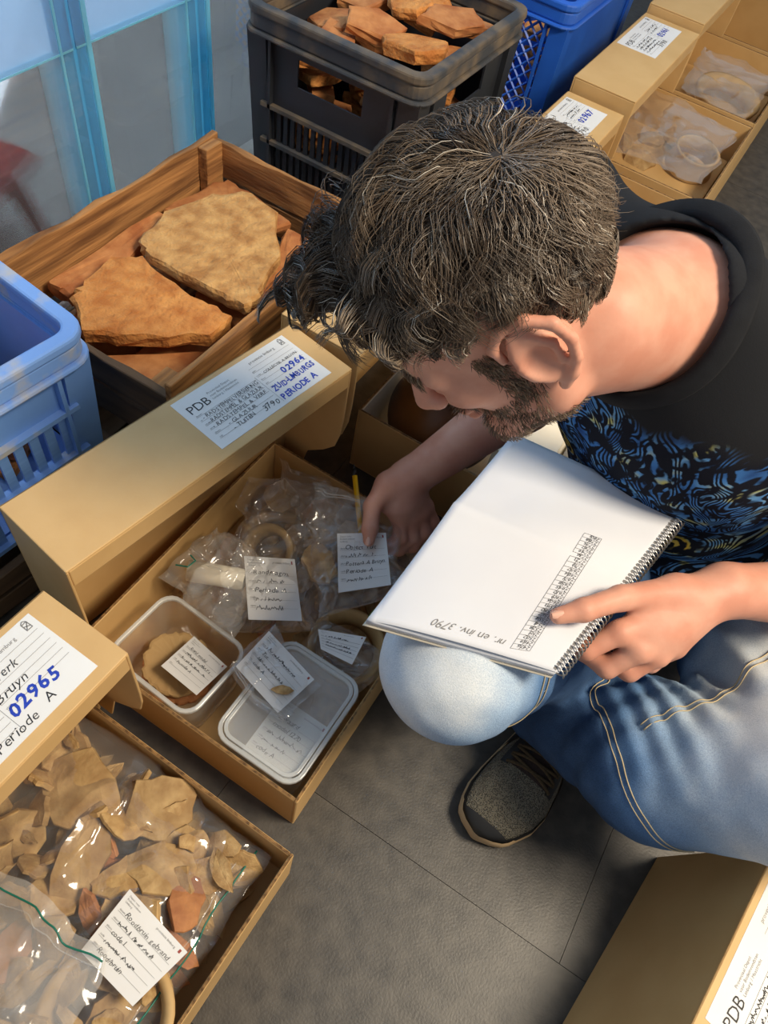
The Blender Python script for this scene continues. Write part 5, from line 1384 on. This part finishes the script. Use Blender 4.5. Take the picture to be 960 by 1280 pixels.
# ------------------------------------------------------------------ hair
CR_C = (-.012, 0.0, .028); CR_R = np.array((.102, .079, .095))
rh = np.random.RandomState(5)
def hairline(phi): return np.interp(np.degrees(phi), [0, 25, 50, 66, 78, 90, 105, 125, 150, 180], [.62, .62, .54, .32, .08, .34, .20, -.40, -.66, -.70])
def in_hair(q, slack=0.0): return q[:, 2] > hairline(np.arctan2(np.abs(q[:, 1]), q[:, 0])) - slack
def local2world(p): return HC + p[..., 0:1] * HF + p[..., 1:2] * HL + p[..., 2:3] * HU
W0 = unit((-.70, .16, .70))
def norm(a): return a / (np.linalg.norm(a, axis=-1, keepdims=True) + 1e-9)
def hair_roots(n, slack=0.0):
    q = norm(rh.randn(n * 4, 3)); q = q[in_hair(q, slack)]; return q[:n]
def build_strands(q, per, name, mat, parent, K=12, rad=.00042):
    nC = len(q)
    qs = np.repeat(q, per, 0); N_ = len(qs)
    spread = rh.randn(N_, 3) * .070
    qs = norm(qs + spread); cid = np.repeat(np.arange(nC), per)
    ok = in_hair(qs, .05); qs = qs[ok]; cid = cid[ok]; N_ = len(qs)
    dev = qs - q[cid]
    tang = norm(qs * (qs @ W0)[:, None] - W0)
    cq = q
    swirl = norm(np.cross(cq, W0))
    rnd = rh.randn(nC, 3) * .45
    g = norm(tang + .28 * swirl[cid] + rnd[cid] + rh.randn(N_, 3) * .06)
    g = norm(g - qs * (g * qs).sum(1, keepdims=True))
    top = np.clip((cq[:, 2] - .05) / .6, 0, 1); front = np.clip((cq[:, 0] - .15) / .55, 0, 1) * top ** .5
    nape = np.clip((-.25 - cq[:, 0]) / .5, 0, 1) * np.clip((.35 - cq[:, 2]) / .6, 0, 1)
    Lc = (.036 + .042 * top + .018 * front - .008 * nape) * rh.uniform(.8, 1.2, nC)
    lift = (.008 + .018 * top + .029 * front) * np.clip(1 + .6 * np.minimum(cq[:, 0] + .25, 0), .4, 1) * rh.uniform(.5, 1.35, nC)
    ph = rh.uniform(0, 6.28, nC); fq = rh.uniform(1.0, 1.9, nC); am = (.0045 + .0080 * top + .0070 * front) * rh.uniform(.6, 1.4, nC)
    L_ = Lc[cid] * rh.uniform(.82, 1.15, N_)
    phi = np.arctan2(np.abs(qs[:, 1]), qs[:, 0]); mg = qs[:, 2] - hairline(phi); lim = .012 + .085 * np.clip(mg, 0, 2) + .018 * front[cid]
    L_ = np.where(qs[:, 0] > -.45, np.minimum(L_, lim), L_)
    side = norm(np.cross(qs, g))
    P_ = np.zeros((N_, K, 3))
    for k in range(K):
        t = k / (K - 1)
        tt = t
        d = norm(qs + g * (L_ * tt * (1 - .72 * front[cid]) / .088)[:, None] - dev * (.80 * t ** .8))            # locks draw together
        h = .0035 + lift[cid] * math.sin(min(t, .8) / .8 * math.pi * .60) + .010 * front[cid] * t * t
        wv = am[cid] * (t ** .8); a = ph[cid] + fq[cid] * 6.28 * t
        rr = 1.0 + (h + wv * .55 * np.cos(a)) [:, None] / CR_R
        P_[:, k] = np.array(CR_C) + d * CR_R * rr + side * (wv * np.sin(a))[:, None] + g * (.15 * wv * np.cos(a))[:, None]
        P_[:, k, 2] += .008 * front[cid] * t
    W_ = local2world(P_)
    # little three-sided tubes
    T = np.gradient(W_, axis=1); T = norm(T); ref = norm(W_ - local2world(np.tile(np.array(CR_C), (N_, K, 1)))); S = norm(np.cross(T, ref)); Bn = np.cross(T, S)
    tap = np.interp(np.linspace(0, 1, K), [0, .6, 1], [1.0, .95, .25]); rs_ = rad * rh.uniform(.7, 1.35, N_)[:, None] * tap[None]
    ring = [W_ + (S * math.cos(a) + Bn * math.sin(a)) * rs_[..., None] for a in (0, 2.094, 4.189)]
    V = np.stack(ring, 2).reshape(-1, 3)
    base = (np.arange(N_)[:, None] * K + np.arange(K - 1)[None])[..., None] * 3
    Q = []
    for j in range(3):
        j2 = (j + 1) % 3; Q.append(np.concatenate([base + j, base + j2, base + 3 + j2, base + 3 + j], -1).reshape(-1, 4))
    me = np_mesh(name, V - PO, np.concatenate(Q), mat)
    grey = (.30 + .30 * np.clip(cq[:, 0], 0, 1) * (1 - top) + rh.uniform(-.24, .26, nC))[cid] + rh.uniform(-.08, .10, N_) + .5 * (rh.rand(N_) < .045)
    at = me.attributes.new('tone', 'FLOAT', 'POINT'); at.data.foreach_set('value', np.repeat(np.clip(grey, 0, 1), K * 3).astype(np.float32))
    return link(name, me, parent)
def hair_mat(name, stops, rough=.38):
    m = M(name, stops[0][1], rough=rough, spec=.55); nt = m.node_tree; N = nt.nodes; L = nt.links
    a = N.new('ShaderNodeAttribute'); a.attribute_name = 'tone'; cr = N.new('ShaderNodeValToRGB'); e = cr.color_ramp.elements
    e[0].position, e[0].color = stops[0]; e[1].position, e[1].color = stops[-1]
    for p, c in stops[1:-1]:
        q = e.new(p); q.color = c
    L.new(a.outputs['Fac'], cr.inputs[0]); L.new(cr.outputs[0], N['Principled BSDF'].inputs['Base Color'])
hair_mat('hair_mat', [(0, rgb(50, 39, 30)), (.35, rgb(92, 75, 58)), (.65, rgb(138, 122, 104)), (1, rgb(206, 198, 184))])
hair_mat('beard_mat', [(0, rgb(66, 50, 36)), (.6, rgb(112, 86, 62)), (1, rgb(170, 146, 114))])
M('scalp_hair', rgb(40, 32, 26), rgb(30, 24, 20), scale=60, rough=.7, bump=.6, bscale=120)
_c = hair_roots(400)
hair = build_strands(_c, 46, 'hair', 'hair_mat', person); hair['label'] = 'short wavy dark brown hair turning grey'
def hair_cap():
    n, mm = 96, 64; V = []; F = []
    th = np.linspace(0, np.pi, mm + 1); ph = np.linspace(0, 2 * np.pi, n, endpoint=False)
    T_, Pp = np.meshgrid(th, ph, indexing='ij')
    q = np.stack([np.sin(T_) * np.cos(Pp), np.sin(T_) * np.sin(Pp), np.cos(T_)], -1)
    off = .0045 + .0022 * fbm(q * 9, 2)
    p = np.array(CR_C) + q * (CR_R + off[..., None]); w = local2world(p).reshape(-1, 3); inn = in_hair(q.reshape(-1, 3), -.03)
    for i in range(mm):
        for j in range(n):
            a = [i * n + j, (i + 1) * n + j, (i + 1) * n + (j + 1) % n, i * n + (j + 1) % n]
            if all(inn[k] for k in a): F.append(a)
    o = link('hair_undercoat', np_mesh('hair_undercoat', w - PO, np.array(F), 'scalp_hair'), hair)
hair_cap()

def face_hair():
    X = (_v - HC); f, l, u = X @ HF, X @ HL, X @ HU
    al = np.abs(l)
    jaw = (u < -.058 - .25 * np.clip(f - .05, -.1, .02)) & (u > -.140) & (f > .002) & (f < .115)
    lip = (f > .080) & (al < .024) & (u > -.086) & (u < -.060)
    mous = (f > .082) & (al < .032) & (u < -.050) & (u > -.063)
    burn = (f > .018) & (f < .036) & (al > .050) & (u < .012) & (u > -.06)
    cheek = (u < -.046 - (f - .03) * .6) & (u > -.06) & (f > 0) & (f < .075) & (al > .034)
    under = (u < -.128) & (f < .03)
    brow = (f > .070) & (np.abs(u - .016 - .06 * (al - .03)) < .0055) & (al > .012) & (al < .048)
    near = (np.linalg.norm(X, axis=1) < .165) & (al < .0715)
    out = []
    for mask, n, Lh in ((((jaw | cheek) & ~lip & ~under) & near, 3200, .0060), (mous & near, 500, .009), (burn & near, 900, .009), (brow & near, 420, .009)):
        idx = np.nonzero(mask)[0]
        if len(idx) == 0: continue
        pick = idx[rh.randint(0, len(idx), n)]; out.append((pick, Lh))
    K = 5; PP = []; 
    for pick, Lh in out:
        base = _v[pick] + rh.randn(len(pick), 3) * .0012; nn = []
        for p in base:
            h_ = BODY_BVH.find_nearest(Vector(p)); nn.append(list(h_[1]))
        nn = np.array(nn); dn = norm(-HU * .9 - HF * .15 + rh.randn(len(pick), 3) * .35); dn = norm(dn - nn * (dn * nn).sum(1, keepdims=True))
        L_ = Lh * rh.uniform(.6, 1.3, len(pick))[:, None]
        PP.append(np.stack([base + nn * (.0003 + .0035 * math.sin(1.6 * t)) + dn * L_ * t for t in np.linspace(0, 1, K)], 1))
    W_ = np.concatenate(PP); N_ = len(W_); T = norm(np.gradient(W_, axis=1)); S = norm(np.cross(T, HF)); Bn = np.cross(T, S); tap = np.array([1, 1, .9, .7, .2])
    V = np.stack([W_ + (S * math.cos(a) + Bn * math.sin(a)) * (.00034 * tap)[None, :, None] for a in (0, 2.094, 4.189)], 2).reshape(-1, 3)
    base = (np.arange(N_)[:, None] * K + np.arange(K - 1)[None])[..., None] * 3
    Q = np.concatenate([np.concatenate([base + j, base + (j + 1) % 3, base + 3 + (j + 1) % 3, base + 3 + j], -1).reshape(-1, 4) for j in range(3)])
    me = np_mesh('beard', V - PO, Q, 'beard_mat'); at = me.attributes.new('tone', 'FLOAT', 'POINT'); at.data.foreach_set('value', np.repeat(rh.uniform(0, .9, N_), K * 3).astype(np.float32))
    o = link('beard', me, person); o['label'] = 'short dark stubble beard and eyebrows'
face_hair()

# ------------------------------------------------------------------ notepad
def notepad():
    S0, S1 = Vector((.078, .386, .432)), Vector((.124, .662, .436)); N0, N1 = Vector((-.108, .326, .428)), Vector((-.097, .655, .418))
    c = (S0 + S1 + N0 + N1) / 4
    t = empty('spiral_notepad', c); tag(t, 'white spiral-bound notepad held open on the crouching man’s knee'.replace('’', "'"), 'notepad')
    def flat(u, v, dz=0.0): return S0 * (1 - u) * (1 - v) + S1 * u * (1 - v) + N0 * (1 - u) * v + N1 * u * v - c + Vector((0, 0, dz))
    def page(u, v, dz=0.0):
        p = flat(u, v, dz)
        ridge = .020 * math.exp(-abs(u - .50) / .14) * (v ** .6) + .006 * math.exp(-((u - .62) / .12) ** 2) * math.sin(math.pi * min(1, v * 1.3)) 
        curl = .010 * max(0, v - .8) ** 2 * 25 * max(0, .45 - u) * -1
        bow = .006 * math.sin(math.pi * u) * v + .004 * math.sin(math.pi * v) * (1 - u)
        p.z += ridge + curl + bow
        return p
    def sheet(fn, thick, name, mat, nu=40, nv=24):
        m = MB(); m.grid(lambda a, b: fn(a, b, 0.0), nu, nv, True); m.grid(lambda a, b: fn(a, b, -thick), nu, nv)
        n = (nu + 1) * (nv + 1); e = [i for i in range(nu + 1)] + [j * (nu + 1) + nu for j in range(1, nv + 1)] + [nv * (nu + 1) + i for i in range(nu - 1, -1, -1)] + [j * (nu + 1) for j in range(nv - 1, 0, -1)]
        for a, b in zip(e, e[1:] + e[:1]): m.f.append((a, b, b + n, a + n))
        return m.build(name, mat, t, True)
    def lower(u, v, dz=0.0): return flat(u, v, dz - .0016) + Vector((0, 0, .006 * math.sin(math.pi * u) * v * .5))
    sheet(lower, .009, 'page_block', 'page')
    sheet(lambda u, v, dz=0.0: page(u * .985 + .012, v * .985, dz - .0012) + Vector((.002, -.002, 0)), .0004, 'page', 'page')
    top = sheet(page, .0004, 'page', 'page')
    sheet(lambda u, v, dz=0.0: flat(u * 1.01 - .005, v * 1.01, dz - .0125), .0014, 'back_cover', 'card_cover')
    m = MB(); m.grid(lambda a, b: lower(.015 + .035 * a, 1.0, -.003 - .002 * b) + Vector((-.0012, 0, 0)), 2, 1); m.build('index_tab', 'tab_green', t)
    m = MB(); pts = []; n = 46; ax = (S1 - S0).normalized(); out = Vector((ax.y, -ax.x, 0)).normalized()
    for i in range(n * 12 + 1):
        s = i / (n * 12); a = 2 * math.pi * i / 12
        pts.append(S0.lerp(S1, .01 + .98 * s) - c + out * (.0005 + .0085 * math.cos(a)) + Vector((0, 0, -.006 + .0085 * math.sin(a))))
    m.tube(pts, .0009, 5); m.build('spiral_binding', 'wire', t, True)
    m = MB(); L = (S1 - S0).length
    for i in range(n):
        u = .01 + .98 * (i + .25) / n; p = page(u, .018, .0004); m.add([p + ax * -.0016 + out * .0016, p + ax * .0016 + out * .0016, p + ax * .0016 - out * .0016, p + ax * -.0016 - out * .0016], [(0, 1, 2, 3)])
    m.build('punched_hole', 'ink_grey', top)
    k = Ink(9); W, H = .205, .285                      # as the man reads it: right = away from the spiral, up = towards the camera
    def q(u, v): return (v * W, (1 - u) * H)
    a0 = q(.64, .250); a1 = q(.05, .185); n = 26
    for i in range(n + 1):
        f = i / n; x = a0[0] + (a1[0] - a0[0]) * f; y = a0[1] + (a1[1] - a0[1]) * f
        k.line(x, y, x + .019, y + .0035, .0004, 2)
        if i < n: k.text(str(2801 - i * 13), x + .0012, y + .0021, .0062, 0, .1, 0, .5)
    for ddx, ddy in ((0, 0), (.019, .0035), (.0105, .0019)): k.line(a0[0] + ddx, a0[1] + ddy, a1[0] + ddx, a1[1] + ddy, .0004, 2)
    put = lambda: k.build('lettering', top, lambda a, b: tuple(page(1 - b / H, a / W, .0005)))
    put(); k = Ink(10)
    k.text('nr. en inv. 3790', q(.05, .32)[0], q(.05, .32)[1] - .004, .0125, 2, .15, 0, .7, 1, .085)
    put(); k = Ink(11)
    for i in range(12):
        a = i * .5236; cx, cy = q(.955, .06); k.line(cx + .004 * math.cos(a), cy + .004 * math.sin(a), cx + .004 * math.cos(a + .5236), cy + .004 * math.sin(a + .5236), .0004, 1)
    k.text('4', q(.955, .06)[0] - .0015, q(.955, .06)[1] - .002, .006, 1)
    put()
M('card_cover', rgb(206, 196, 176), rough=.7); M('tab_green', rgb(120, 200, 110), rough=.6)
notepad()
